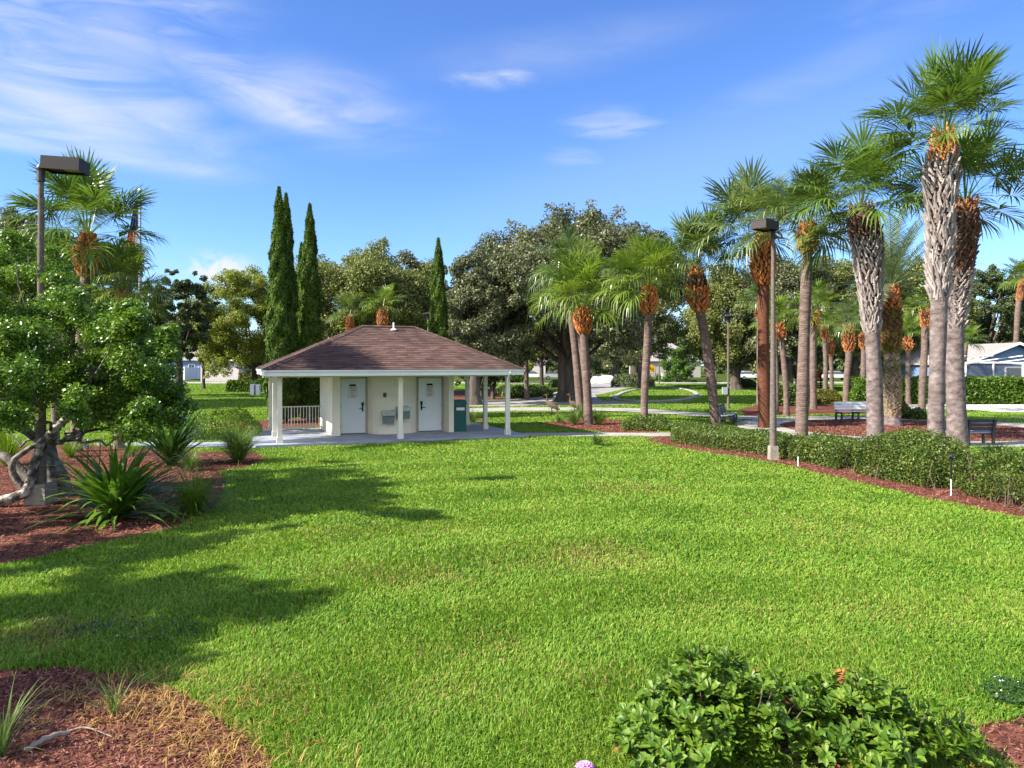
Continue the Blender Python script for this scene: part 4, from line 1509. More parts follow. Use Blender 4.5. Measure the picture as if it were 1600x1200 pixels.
M['crane'] = mat('crane_plumage', [(.06, .038, .025), (.11, .08, .055), (.26, .23, .20)], scale=.9, detail=2, rough=.9, stretch=(1, 1, 1.5))
M['feather'] = mat('crane_wing', [(.02, .014, .01), (.06, .036, .024), (.11, .08, .06)], scale=5, island=.7, rough=.9)
crane('brown sandhill crane standing upright on open grass left of the palm clump', 861, 652, 38.2, RAD(160), 0.0)
crane('sandhill crane with its neck raised, partly hidden by grasses at the palm clump', 897, 655, 38.6, RAD(170), .5)


# ------------------------------------------------------------------ buildings
def windowed(r, x, y, z, w, h, nrm_y=-1):
    fr = MB().box((x, y, z), (w + .16, .07, h + .16)).build('window', M['whitetrim'], r)
    MB().box((x - w / 4, y + nrm_y * .04, z), (w / 2 - .05, .02, h - .04)).box((x + w / 4, y + nrm_y * .04, z), (w / 2 - .05, .02, h - .04)).build('pane', M['glass'], fr)


def hip(mb, x0, x1, y0, y1, z0, h, over=.5):
    x0, x1, y0, y1 = x0 - over, x1 + over, y0 - over, y1 + over
    w = min(x1 - x0, y1 - y0) / 2
    if x1 - x0 > y1 - y0:
        a, b_ = (x0 + w, (y0 + y1) / 2, z0 + h), (x1 - w, (y0 + y1) / 2, z0 + h)
        v = [(x0, y0, z0), (x1, y0, z0), (x1, y1, z0), (x0, y1, z0), a, b_]
        mb.add(v, [[0, 1, 5, 4], [2, 3, 4, 5]])
        mb.add(v, [[1, 2, 5], [3, 0, 4]])
    else:
        a, b_ = ((x0 + x1) / 2, y0 + w, z0 + h), ((x0 + x1) / 2, y1 - w, z0 + h)
        v = [(x0, y0, z0), (x1, y0, z0), (x1, y1, z0), (x0, y1, z0), a, b_]
        mb.add(v, [[1, 2, 5, 4], [3, 0, 4, 5]])
        mb.add(v, [[0, 1, 4], [2, 3, 5]])
    mb.add([(x0, y0, z0 - .002), (x1, y0, z0 - .002), (x1, y1, z0 - .002), (x0, y1, z0 - .002)], [[0, 3, 2, 1]])
    return mb


def left_house():
    r = thing('house', 'beige house with a blank flat-topped wing and brown hip roof beyond the left lawn', 'house', (-42, 112, 0))
    MB().box((-2.5, 4.5, 1.6), (5.8, 9, 3.2)).build('wing_wall', M['ownhouse'], r)
    MB().box((-2.5, 4.4, 3.29), (6.6, 9.8, .18)).build('wing_roof', M['whitetrim'], r)
    MB().box((-2.6, -.02, 2.55), (1.0, .06, .42)).build('vent', M['roofgrey'], r)
    MB().box((6.5, 13, 1.5), (12, 12, 3.0)).build('wall', M['greyhouse'], r)
    hip(MB(), .5, 12.5, 7, 19, 3.06, 3.7).build('roof', M['roofbrown'], r)
    MB().box((6.5, 6.4, 3.0), (13.1, .12, .22)).build('fascia', M['whitetrim'], r)
    for x in (2.0, 4.6):
        windowed(r, x, 6.97, 1.6, 1.3, 1.6)
    for x in (1.0, 3.4, 5.8):
        MB().box((x, 5.6, 1.45), (.28, .28, 2.9)).build('porch_column', M['whitetrim'], r)
    return r


left_house()
r = thing('house', 'pale blue-grey house behind the white vinyl fence at the far left', 'house', (-70, 158, 0))
MB().box((0, 5, 1.7), (14, 10, 3.4)).build('wall', M['bluehouse'], r)
hip(MB(), -7, 7, 0, 10, 3.46, 2.6).build('roof', M['roofgrey'], r)
for x in (-3, 1.2, 4.4):
    windowed(r, x, -.03, 1.8, 1.2, 1.6)


def pvc_fence():
    d = 124.0
    pts = [(-66, 124), (-56.2, 124), (-55.2, 124), (-57.5, 135), (-62, 152)]
    r = thing('vinyl_fence', 'white vinyl privacy fence running back from the far lawn', 'fence', (-56, 124, 0))
    pm = MB()
    for a, b_ in zip(pts[:-1], pts[1:]):
        a, b_ = np.array(a, float) - [-56, 124], np.array(b_, float) - [-56, 124]
        ln = np.linalg.norm(b_ - a)
        pm.box((*(a + b_) / 2, 1.08), (ln, .05, 2.05), rz=math.atan2(b_[1] - a[1], b_[0] - a[0]))
    pm.build('panel', M['pvc'], r)
    for p in pts:
        MB().box((p[0] + 56, p[1] - 124, 1.12), (.16, .16, 2.24)).build('post', M['whitetrim'], r)


pvc_fence()
q = W(399, 617, 65)
r = thing('utility_box', 'white utility cabinet on the lawn left of the pavilion roof corner', 'cabinet', (q[0], 65, 0))
MB().box((-.22, 0, .5), (.36, .45, 1.0)).box((.20, .1, .48), (.34, .4, .96)).build('housing', M['whitetrim'], r)
MB().box((0, -.01, .45), (.09, .3, .86)).build('door_gap', M['black'], r)


def blue_house():
    d = 62.0
    px_ = lambda x: (x - CX) / F * d
    xl, xp = px_(1502), px_(1587)
    zl, zp = CH + (HY - 570) / F * d, CH + (HY - 537) / F * d
    xr = 2 * xp - xl
    r = thing('house', 'pale blue gabled house with a white-framed screen enclosure at the right edge', 'house', (xl, d, 0))
    w = xr - xl
    h = zp - zl
    m_ = MB()
    v = [(0.3, 0, 0), (w - .3, 0, 0), (w - .3, 0, zl), (w / 2, 0, zp - .12), (.3, 0, zl), (.3, 14, 0), (w - .3, 14, 0), (w - .3, 14, zl), (w / 2, 14, zp - .12), (.3, 14, zl)]
    m_.add(v, [[0, 1, 2, 4], [6, 5, 9, 7], [5, 0, 4, 9], [1, 6, 7, 2]])
    m_.add(v, [[4, 2, 3], [7, 9, 8]])
    m_.build('wall', M['bluehouse'], r)
    rf = MB()
    for s in (0, 1):
        a = np.array([0, -.5, zl - .02]) if s == 0 else np.array([w, -.5, zl - .02])
        e = np.array([w / 2, -.5, zp])
        y = np.array([0, 15, 0])
        rf.add([a, e, e + y, a + y, a + [0, 0, .1], e + [0, 0, .1], e + y + [0, 0, .1], a + y + [0, 0, .1]], [[0, 1, 2, 3], [4, 5, 6, 7], [3, 2, 6, 7], [0, 3, 7, 4]])
    roof = rf.build('roof', M['roofgrey'], r)
    bb = MB()
    for s in (0, 1):
        a = np.array([0, -.52, zl - .10]) if s == 0 else np.array([w, -.52, zl - .10])
        e = np.array([w / 2, -.52, zp - .08])
        bb.add([a, e, e + [0, 0, .22], a + [0, 0, .22], a + [0, .04, 0], e + [0, .04, 0], e + [0, .04, .22], a + [0, .04, .22]], [[0, 1, 2, 3], [4, 5, 6, 7], [3, 2, 6, 7], [0, 1, 5, 4]])
    bb.build('barge_board', M['whitetrim'], roof)
    windowed(r, w * .55, -.03, 1.5, 2.6, 1.9)
    # screen enclosure in front
    c = MB()
    dd = 55.0 - d
    X = lambda x: (x - CX) / F * 55.0 - xl
    Z = lambda y: CH + (HY - y) / F * 55.0
    zt = 2.86
    xs = [X(1509), X(1552), X(1598), X(1645)]
    for x in xs:
        c.box((x, dd, zt / 2), (.09, .09, zt))
        c.box((x, dd / 2, zt + .25), (.07, -dd, .07), rx=-.08)
    c.box(((xs[0] + xs[-1]) / 2, dd, zt), (xs[-1] - xs[0], .10, .10))
    c.box(((xs[0] + xs[-1]) / 2, dd, 1.0), (xs[-1] - xs[0], .06, .07))
    c.tube([(xs[0], dd, zt), (X(1552), dd, Z(566)), (xs[-1], dd, Z(573))], .05, 6)
    c.build('cage_frame', M['whitetrim'], r)
    c = MB()
    c.box(((xs[0] + xs[-1]) / 2, dd + .03, zt / 2), (xs[-1] - xs[0], .01, zt))
    c.build('insect_screen', M['screen'], r)


def screen_mat():
    m = bpy.data.materials.new('dark_insect_screen')
    m.use_nodes = True
    nt = m.node_tree
    N, L = nt.nodes, nt.links
    t = N.new('ShaderNodeBsdfTransparent')
    x = N.new('ShaderNodeMixShader')
    N['Principled BSDF'].inputs['Base Color'].default_value = (.10, .115, .15, 1)
    N['Principled BSDF'].inputs['Roughness'].default_value = .8
    x.inputs[0].default_value = .45
    L.new(t.outputs[0], x.inputs[1])
    L.new(N['Principled BSDF'].outputs[0], x.inputs[2])
    L.new(x.outputs[0], N['Material Output'].inputs['Surface'])
    return m


M['screen'] = screen_mat()
blue_house()
r = thing('house', 'small white gabled house end beyond the tall hedge', 'house', (W(1511, 580, 92)[0], 92, 0))
v = [(-1.2, 0, 0), (1.2, 0, 0), (1.2, 0, 3.0), (0, 0, 4.4), (-1.2, 0, 3.0), (-1.2, 9, 0), (1.2, 9, 0), (1.2, 9, 3.0), (0, 9, 4.4), (-1.2, 9, 3.0)]
MB().add(v, [[0, 1, 2, 4], [5, 0, 4, 9], [1, 6, 7, 2]]).add(v, [[4, 2, 3]]).build('wall', M['whitetrim'], r)
MB().add(np.array([(-1.45, -.3, 2.75), (0, -.3, 4.45), (0, 9, 4.45), (-1.45, 9, 2.75), (1.45, -.3, 2.75), (1.45, 9, 2.75)]), [[0, 1, 2, 3], [1, 4, 5, 2]]).build('roof', M['roofgrey'], r)
r = thing('house', 'grey-roofed house glimpsed under the oaks behind the yellow sign', 'house', (W(1045, 560, 150)[0], 150, 0))
MB().box((0, 5, 1.6), (13, 10, 3.2)).build('wall', M['greyhouse'], r)
hip(MB(), -6.5, 6.5, 0, 10, 3.26, 3.9).build('roof', M['roofgrey'], r)
for x in (-3.5, 0, 3.5):
    windowed(r, x, -.03, 1.7, 1.2, 1.4)
r = thing('house', 'brown-roofed white house far beyond the palm clump, between oak trunks', 'house', (W(800, 560, 165)[0], 165, 0))
MB().box((0, 5, 1.6), (15, 10, 3.2)).build('wall', M['ownhouse'], r)
hip(MB(), -7.5, 7.5, 0, 10, 3.26, 3.4).build('roof', M['roofbrown'], r)
for x in (-4.5, -1, 3.5):
    windowed(r, x, -.03, 1.7, 1.3, 1.4)


def car(label, x, y, rz, m_):
    r = thing('parked_car', label, 'car', (x, y, 0), rz, 'cars parked along the far street')
    b = MB()
    prof = [(-2.2, .45), (-2.25, .75), (-2.05, .95), (-1.2, 1.02), (.9, .98), (1.9, .88), (2.2, .70), (2.2, .40)]
    n = len(prof)
    v = [(px, s * .88, pz) for s in (-1, 1) for px, pz in prof]
    b.add(v, [[i_, i_ + 1, i_ + 1 + n, i_ + n] for i_ in range(n - 1)])
    for s in (0, n):
        b.add(v, [[s, s + k, s + k + 1] for k in range(1, n - 1)])
    b.build('body', m_, r)
    g = MB().add([(-1.7, -.80, 1.0), (1.05, -.80, .98), (1.05, .80, .98), (-1.7, .80, 1.0), (-1.25, -.64, 1.45), (.25, -.64, 1.46), (.25, .64, 1.46), (-1.25, .64, 1.45)], [[0, 1, 5, 4], [1, 2, 6, 5], [2, 3, 7, 6], [3, 0, 4, 7]]).build('windows', M['glass'], r)
    MB().box((-.5, 0, 1.475), (1.55, 1.3, .05)).build('roof', m_, r)
    for px in (-1.35, 1.4):
        for s in (-1, 1):
            w = MB().tube([(px, s * .70, .33), (px, s * .90, .33)], .33, 14).build('wheel', M['tyre'], r)
            MB().tube([(px, s * .895, .33), (px, s * .91, .33)], .18, 10).build('rim', M['steel'], w)
    return r


car('white car parked behind the trunks right of the yellow sign', W(1172, 580, 126)[0], 126, .05, M['carwhite'])
car('white car parked far right of the playground posts', W(1308, 583, 124)[0], 124, .1, M['carwhite'])
car('silver car parked beyond the thick oak trunk', W(868, 580, 128)[0], 128, .0, M['cargrey'])
car('white car parked left of the thick oak trunk beside a thin tree', W(832, 580, 130)[0], 130, .1, M['carwhite'])
car('silver car parked behind the two white boulders', W(925, 580, 133)[0], 133, -.05, M['cargrey'])


def boulder(label, px, py, d, w, h, seed):
    rng = np.random.default_rng(seed)
    q = W(px, py, d)
    n, k = 10, 16
    u = np.linspace(0, math.pi / 2, n)
    b = MB()
    a = np.arange(k) * 2 * math.pi / k
    V = []
    for uu in u[::-1]:
        rr = np.cos(uu) ** .55 * (1 + .12 * np.sin(a * 3 + seed + uu * 3) + rng.normal(0, .04, k))
        V.append(np.c_[np.cos(a) * rr * w / 2, np.sin(a) * rr * w * .35, np.full(k, math.sin(uu) * h) - .03])
    V = np.concatenate(V)
    ii, jj = np.meshgrid(np.arange(n - 1), np.arange(k), indexing='ij')
    j2 = (jj + 1) % k
    b.add(V, np.stack([ii * k + jj, (ii + 1) * k + jj, (ii + 1) * k + j2, ii * k + j2], -1).reshape(-1, 4))
    o = b.build('boulder', M['rock'], None, smooth=True)
    o.location = (q[0], d, 0)
    tag(o, label, 'boulder', 'white boulders by the drive')


boulder('larger white boulder on the grass right of its twin, beyond the palm clump', 949, 600, 104, 2.7, 1.15, 2)
boulder('smaller white boulder on the grass at the left of its twin', 931, 600, 104.5, 1.5, 1.0, 5)


def playground():
    d = 82.0
    q = W(1277, 607, d)
    r = thing('play_structure', 'brown and orange play structure glimpsed between background palms', 'play structure', (q[0], d, 0))
    for x in (-1.15, -.2, .4, .9):
        for y in (0, 1.2):
            MB().box((x, y, .85), (.14, .14, 1.7)).build('post', M['brown'], r)
    b = MB()
    for z in (.35, .62, .92):
        b.box((-.1, -.09, z), (2.2, .04, .16))
    b.build('rail', M['brown'], r)
    MB().box((-.1, .6, 1.0), (2.1, 1.3, .07)).build('deck', M['brown'], r)
    MB().box((.15, .1, 1.75), (.62, .14, 1.25), taper=.7).build('panel', M['orange'], r)


playground()
for (px, py, d, h, lb) in ((1109, 597, 108, 1.1, 'white marker post right of the yellow sign'), (1034, 588, 135, .9, 'short white marker post on the far verge left of the green tree')):
    q = W(px, py, d)
    o = MB().box((0, 0, h / 2), (.28, .12, h), taper=.9).box((0, 0, h + .04), (.22, .12, .08), taper=.3).build('marker_post', M['whitetrim'])
    o.location = (q[0], d, 0)
    tag(o, lb, 'post', 'white marker posts')

# ------------------------------------------------------------------ palms (photo pixels of foot, trunk, crown base)
OR, GR, BR = 'bootor', 'bootgr', 'bootbr'
palm('tallest palm, grey lattice trunk, crown rising highest at the upper right', 18.7, [(1463, 740), (1462, 640), (1464, 540), (1465, 420), (1465, 330)], (1468, 218), 114, (24, 22), (470, 46), 7,
     leaf='frond', bark='palmgrey', bmats=(GR, GR, OR), nf=44, nseg=35, low=.0, droop=.26, bsplit=(.5, .84), blen=.40, step=.062, per=8, bw=.085, onion=(.22, .42, .72, 1.0, .12))
palm('stout palm just right of the tallest one, trunk swollen by brown leaf bases', 21.5, [(1497, 718), (1492, 600), (1489, 520), (1495, 440), (1500, 380)], (1503, 316), 110, (28, 26), (515, 42), 8,
     leaf='frond', bark='palmgrey', bmats=(GR, BR, OR), nf=35, nseg=35, low=.02, bsplit=(.45, .92), blen=.22, step=.062, per=8, bw=.085, onion=(.22, .42, .72, 1.0, .12), droop=.32)
palm('grey latticed palm with a trunk widening upward, left of the date palm', 23.5, [(1368, 705), (1366, 600), (1362, 520), (1357, 440), (1351, 380)], (1343, 328), 110, (23, 22), (520, 46), 6,
     leaf='frond', bark='palmgrey', bmats=(GR, GR, BR), nf=37, nseg=35, low=-.15, droop=.45, bsplit=(.4, .74), blen=.38, step=.062, per=8, bw=.085, onion=(.15, .32, .72, 1.0, .30))
palm('smooth-trunked palm with an orange onion of leaf bases, right of the brown lamp head', 26.4, [(1252, 690), (1254, 600), (1256, 500), (1258, 420)], (1259, 354), 88, (19, 15), (398, 32), 5,
     leaf='frondg', bmats=(OR, OR, OR), nf=43, nseg=34, low=-.15, droop=.6, blen=.22)
palm('red-barked palm with shaggy orange leaf bases behind the brown lamp head', 32, [(1195, 668), (1193, 600), (1192, 520), (1191, 450)], (1188, 366), 92, (19, 16), (446, 42), 4,
     leaf='frondg', bark='palmred', bmats=(OR, OR, OR), nf=44, nseg=34, low=0, droop=.5, bias=(-.5, 0), blen=.22)
palm('most leaning palm, trunk tilting left, by the end-on bench', 33.5, [(1119, 664), (1114, 620), (1106, 560), (1098, 510), (1090, 470)], (1086, 420), 84, (16, 14), (488, 38), 3,
     leaf='frondg', bmats=(OR, BR, OR), nf=44, nseg=34, low=-.02, droop=.62, blen=.22)
palm('slim palm with a round orange boss under its crown, standing alone right of the clump', 31.5, [(1007, 670), (1007, 620), (1010, 560), (1012, 510)], (1014, 450), 72, (12, 12), (492, 31), 2,
     leaf='frondy', bmats=(OR, OR, OR), nf=44, nseg=33, low=0, droop=.62, bias=(-.25, 0), blen=.22)
palm('front palm of the crane clump, orange leaf bases under a low full crown', 33.5, [(919, 664), (918, 620), (914, 560), (912, 520)], (909, 480), 82, (14, 13), (522, 31), 1,
     leaf='frondy', bmats=(OR, OR, OR), nf=46, nseg=33, low=.06, droop=.66, blen=.22)
palm('tallest palm of the crane clump, bare trunk leaning left under a higher crown', 38, [(908, 652), (904, 600), (898, 540), (893, 490)], (889, 428), 62, (13, 11), None, 11,
     leaf='frondg', nf=43, nseg=31, low=-.15, droop=.65)
palm('thin rear palm between the two trunks of the crane clump', 40.5, [(911, 648), (910, 600), (907, 540)], (872, 470), 40, (8, 8), None, 12, leaf='frondy', nf=20, nseg=26, low=-.5, droop=.6)
palm('left palm beside the lamp post with a thick orange pineapple of leaf bases', 23.3, [(118, 706), (122, 620), (129, 520), (136, 432)], (139, 368), 104, (17, 16), (432, 40), 21,
     leaf='frond', bmats=(OR, OR, OR), nf=40, nseg=35, low=.0, droop=.40, group='palms behind the leafy tree', blen=.22)
palm('shorter palm below the flag, right of the pineapple-trunked one', 24.2, [(186, 703), (189, 600), (194, 520)], (197, 458), 68, (14, 11), (486, 20), 22,
     leaf='frondy', bmats=(OR, OR, OR), nf=39, nseg=33, low=-.15, droop=.65, group='palms behind the leafy tree')
palm('low yellow-green palm half hidden behind the left lamp post', 26.5, [(86, 690), (88, 600), (90, 500)], (92, 432), 60, (12, 11), None, 23, leaf='frondy', nf=39, nseg=33, low=-.15, droop=.65, group='palms behind the leafy tree')

BG = 'smaller palms in the background'
bgp = [('short palm whose orange boss shows right above the pavilion ridge', 60, [(599, 622), (598, 560)], (597, 482), 36, (9, 8), (512, 19), 31, 'frondy'),
       ('short palm above the left of the pavilion ridge, browner trunk', 61, [(547, 621), (547, 560)], (545, 494), 33, (9, 8), (520, 14), 32, 'frondg'),
       ('small palm right of the brown lamp post, pale boss, slightly leaning trunk', 39, [(1229, 650), (1228, 600), (1224, 550)], (1219, 506), 42, (9, 8), (530, 16), 33, 'frondy'),
       ('taller palm of the background row, just right of the smooth-trunked palm', 44.7, [(1271, 640), (1271, 580), (1272, 530)], (1274, 486), 46, (10, 10), (512, 17), 34, 'frondy'),
       ('thin straight palm in the background row over the clipped mound', 62, [(1289, 619), (1290, 570)], (1287, 510), 30, (7, 7), (530, 13), 35, 'frondy'),
       ('thinnest background palm, its orange boss low over the clipped mound', 64, [(1300, 618), (1299, 580)], (1296, 530), 26, (6, 6), (556, 12), 36, 'frond'),
       ('background palm with a pale shaggy boss behind the grey bench', 50, [(1322, 632), (1323, 590), (1326, 550)], (1323, 508), 40, (10, 9), (550, 20), 37, 'frondg'),
       ('shadowed background palm just left of the latticed grey trunk', 60, [(1348, 622), (1349, 580)], (1349, 520), 32, (8, 8), (545, 16), 38, 'frond'),
       ('small background palm with a tiny boss right of the date palm', 50, [(1419, 632), (1419, 590)], (1421, 528), 36, (8, 7), (548, 16), 39, 'frondy'),
       ('background palm with a slanting dark trunk left of the tallest palm', 41.8, [(1440, 645), (1442, 600), (1446, 540)], (1448, 484), 44, (11, 10), (512, 14), 40, 'frondy'),
       ('palm with a pale trunk foot hidden between the two biggest trunks', 52, [(1476, 630), (1476, 590)], (1477, 520), 36, (10, 9), None, 41, 'frond'),
       ('small bright palm peeping out right of the stout trunk', 56, [(1504, 625), (1504, 580)], (1508, 536), 30, (8, 8), None, 42, 'frondy'),
       ('lanky palm at the right edge above the blue house', 76, [(1584, 610), (1587, 540), (1590, 480)], (1597, 436), 34, (8, 8), (470, 11), 43, 'frondy'),
       ('small palm crown left of the red-barked palm', 50, [(1186, 632), (1186, 560)], (1184, 476), 34, (8, 8), (500, 14), 44, 'frondg'),
       ('rust-brown bare palm trunk close behind the brown lamp post', 41, [(1213, 646), (1214, 600), (1213, 560)], (1212, 500), 26, (7, 7), None, 45, 'frondg'),
       ('short palm beneath the oak crowns just right of the pavilion roof', 56, [(823, 626), (822, 580)], (822, 548), 22, (8, 7), None, 46, 'frondg')]
for (lb, d, pts, heart, R, tw, bt, sd, lf) in bgp:
    palm(lb, d, pts, heart, R, tw, bt, sd, leaf=lf, bmats=(OR, OR, OR), nf=23, nseg=24, low=0, droop=.55, group=BG, blen=.26, step=.09, per=7)


def date_palm():
    rng = np.random.default_rng(77)
    d = 33.2
    s = d / F
    b0 = W(1395, 665, d)
    r = thing('date_palm', 'date palm with feathery fronds and a knobbly trunk in the circular mulch bed', 'palm tree', (b0[0], d, 0))
    P = np.array([W(1395, 666, d), W(1394, 600, d), W(1392, 520, d), W(1391, 448, d)]) - np.array([b0[0], d, 0])
    P[0, 2] = -.05
    Q = spline(P, 20)
    MB().tube(Q, np.interp(np.linspace(0, 1, 20), [0, .1, .5, 1], [.42, .30, .28, .33]), 14).build('trunk', M['palmgrey'], r, smooth=True)
    zt = Q[-1, 2]
    bb = boots(Q, .27, .15, zt * .52, .36, rng, len_=.17, step=.09, per=9, bw=.17, mats=(0, 0, 0))
    b2 = boots(Q, .30, zt * .52, zt + .05, .46, rng, len_=.20, step=.085, per=9, bw=.16, mats=(1, 1, 2), split=(.3, .62))
    off_ = bb.n
    for k_ in (3, 4):
        bb.f[k_] += [q_ + off_ for q_ in b2.f[k_]]
        bb.m[k_] += b2.m[k_]
    bb.v += b2.v
    bb.n += b2.n
    bb.build('leaf_bases', [M['boottan'], M['bootgn'], M['bootor'], M['bootcore']], r)
    fern = strands(MB(), (0, 0, 0), 1, .3, .05, .5, 1, rng)
    for q in range(90):
        z = rng.uniform(.35, .9) * zt
        a = rng.uniform(0, 6.28)
        c = np.array([np.interp(z, Q[:, 2], Q[:, 0]) + .36 * math.cos(a), .36 * math.sin(a), z])
        strands(fern, c, 4, .32, .05, .7, 1.2, rng, 4, az=a + rng.normal(0, .7, 4))
    fern.build('trunk_ferns', M['lime'], r)
    c = MB()
    R = 140 * s
    nf = 44
    for q in range(nf):
        f = (q + .5) / nf
        el = 1.50 - 1.55 * f ** 1.1 + rng.normal(0, .06)
        az = q * 2.39996
        n = 14
        L_ = R * rng.uniform(.9, 1.1)
        t = np.linspace(0, 1, n)
        e = el - (.35 + .75 * f) * t ** 1.6
        ds = L_ / (n - 1)
        rr = np.concatenate([[0], np.cumsum(np.cos(e[1:]) * ds)])
        zz = np.concatenate([[0], np.cumsum(np.sin(e[1:]) * ds)])
        ca, sa = math.cos(az), math.sin(az)
        Pq = np.c_[rr * ca, rr * sa, zz]
        c.tube(Pq, np.linspace(.03, .006, n), 4, cap=False)
        S = np.array([-sa, ca, 0])
        m_ = 46
        tl = np.linspace(.16, .99, m_)
        C = np.stack([np.interp(tl, t, Pq[:, k]) for k in range(3)], -1)
        T = norm(np.stack([np.interp(tl, t, np.gradient(Pq[:, k])) for k in range(3)], -1))
        U = np.cross(T, S)
        U[U[:, 2] < 0] *= -1
        for sg in (-1, 1):
            ll = (.52 * np.sin(np.clip(tl * 1.0 + .12, 0, 1) * math.pi) ** .6 + .08)[:, None] * rng.uniform(.85, 1.1, (m_, 1))
            D = norm(S * sg * .9 + T * .75 + U * .30 + rng.normal(0, .08, (m_, 3)))
            E = C + D * ll
            E[:, 2] -= ll[:, 0] * .18
            wv = T * .02
            c.add(np.stack([C - wv, C + wv, C * .4 + E * .6 + wv, E], 1).reshape(-1, 3), np.arange(m_ * 4).reshape(m_, 4))
    o = c.build('crown', M['datefrond'], r)
    o.location = tuple(Q[-1])


date_palm()

# ------------------------------------------------------------------ cypresses behind the pavilion
q = W(436, 660, 34.5)
cypress('tallest cypress column, left one of the touching pair', (q[0], 34.5), CH + (HY - 293) / F * 34.5, .60, 1, 34000)
q = W(447, 660, 35.3)
cypress('slightly shorter cypress touching the tallest one on its right', (q[0], 35.3), CH + (HY - 303) / F * 35.3, .58, 2, 30000)
q = W(484, 655, 36.5)
cypress('cypress right of the touching pair, over the left roof slope', (q[0], 36.5), CH + (HY - 319) / F * 36.5, .62, 3, 32000)
q = W(685, 650, 39)
cypress('single cypress behind the right slope of the pavilion roof', (q[0], 39), CH + (HY - 373) / F * 39, .56, 4, 28000)
q = W(474, 655, 37.5)
cypress('low cypress spire hidden against the third column', (q[0] - .1, 37.5), CH + (HY - 380) / F * 37.5, .45, 5, 13000)


# ------------------------------------------------------------------ broad trees
def T(label, px, py, d, top, cx, halfw, bot, leaf, n, ls, tr, seed, **k):
    """foot pixel, distance, crown top row, crown centre column, crown half width px, crown bottom row"""
    s = d / F
    b = W(px, py, d)
    zt, zb = CH + (HY - top) * s, CH + (HY - bot) * s
    zb -= 14 * s
    rz = (zt - zb) / 2
    halfw *= 1.08
    n = int(n * 2.3)
    k['ncl'] = int(k.get('ncl', 60) * 1.5)
    return tree(label, b, zb + rz, halfw * s, k.pop('depth', .85) * halfw * s, rz, leaf, n, ls, tr, seed, off=((cx - CX) * s - b[0], 0), **k)


T('huge live oak with a thick forked trunk behind the palm clump', 887, 629, 54, 322, 880, 150, 560, 'oakgrey', 52000, .26, .72, 1, ncl=120, branches=22, low=-.7, fork_z=3.6)
T('live oak with a grey low-hanging crown at the right end of the pavilion roof', 742, 640, 50, 398, 765, 80, 570, 'oakgrey', 30000, .23, .38, 2, ncl=80, low=-.8, fork_z=2.2)
T('oak whose dark crown fills the skyline right of the huge oak', 992, 604, 88, 345, 1000, 85, 560, 'oakleaf', 26000, .36, .55, 3, ncl=80, low=-.7)
T('oak with two dark stems left of the yellow sign', 1001, 606, 80, 440, 985, 78, 570, 'oakleaf', 20000, .30, .30, 4, ncl=60, low=-.8)
T('far oak with a pale trunk behind the white boulders', 959, 594, 122, 465, 960, 60, 574, 'oakleaf', 11000, .45, .75, 5, ncl=45)
T('low-forking oak behind the slim lamp post', 1150, 609, 78, 400, 1160, 95, 580, 'oakolive', 30000, .31, .55, 6, ncl=90, low=-.75, fork_z=2.6)
T('oak filling the gap behind the red-barked palm', 1232, 612, 74, 385, 1240, 88, 580, 'oakgrey', 30000, .30, .45, 7, ncl=70, low=-.7)
T('olive-green oak behind the date palm', 1335, 611, 74, 384, 1335, 95, 580, 'oakolive', 34000, .30, .45, 8, ncl=70, low=-.7)
T('oak between the date palm and the tallest palm', 1425, 610, 78, 400, 1430, 80, 580, 'oakolive', 24000, .32, .4, 9, ncl=55, low=-.75)
T('dark oak above the blue house', 1540, 606, 84, 404, 1548, 84, 570, 'treedark', 34000, .28, .45, 10, ncl=130, clr=.20, low=-.8, depth=.6)
T('dark oak leaving the picture at the right edge', 1630, 604, 90, 410, 1625, 70, 570, 'oakleaf', 18000, .33, .45, 11, ncl=60, low=-.8)
T('broad olive oak rising behind the pavilion and the cypresses', 590, 616, 67, 372, 572, 120, 560, 'oakolive', 46000, .29, .55, 12, ncl=100, low=-.7)
T('oak with a paler crown between the pavilion oak and the single cypress', 650, 612, 74, 400, 655, 78, 570, 'oakgrey', 24000, .31, .45, 13, ncl=60, low=-.75)
T('yellow-green tree left of the tallest cypress, crown hanging over the far house', 398, 611, 76, 412, 380, 94, 585, 'oakyel', 42000, .25, .34, 14, ncl=150, low=-.9, fork_z=2.8, clr=.17)
T('thin open tree with a bare dark stem on the far left lawn', 318, 608, 81, 482, 322, 38, 556, 'oakyel', 3600, .22, .17, 15, ncl=30, low=-.6, forks=4, fork_z=2.5)
T('dark tree right of the flagpole, its top fraying against the cloud', 280, 622, 60, 412, 282, 46, 560, 'treedark', 18000, .24, .30, 116, ncl=110, low=-.8, clr=.19)
T('dark oak at the left edge behind the pineapple-trunked palm', 20, 640, 45, 330, 15, 120, 560, 'oakleaf', 34000, .21, .5, 17, ncl=90, low=-.8)
T('dark rounded tree right behind the flagpole foot', 238, 626, 63, 432, 232, 48, 575, 'treedark', 16000, .24, .30, 117, ncl=100, low=-.9, clr=.2)
T('oak between the lamp post and the flagpole', 160, 630, 52, 372, 150, 75, 560, 'oakleaf', 22000, .24, .4, 18, ncl=70, low=-.8)
T('small bright green tree beside the yellow sign', 1060, 597, 111, 532, 1060, 34, 592, 'treebright', 6000, .32, .22, 19, ncl=40, low=-.8)
T('thin tree with a light foot between the roof end and the thick oak', 846, 606, 84, 500, 842, 34, 566, 'oakyel', 7000, .27, .24, 20, ncl=36, low=-.7)
T('bright green tree low behind the roof end', 800, 598, 108, 534, 795, 40, 590, 'treebright', 6000, .34, .22, 21, ncl=40, low=-.8)
T('green tree low behind the white boulders', 905, 597, 114, 520, 905, 45, 588, 'treedark', 6000, .38, .25, 22, ncl=40, low=-.8)
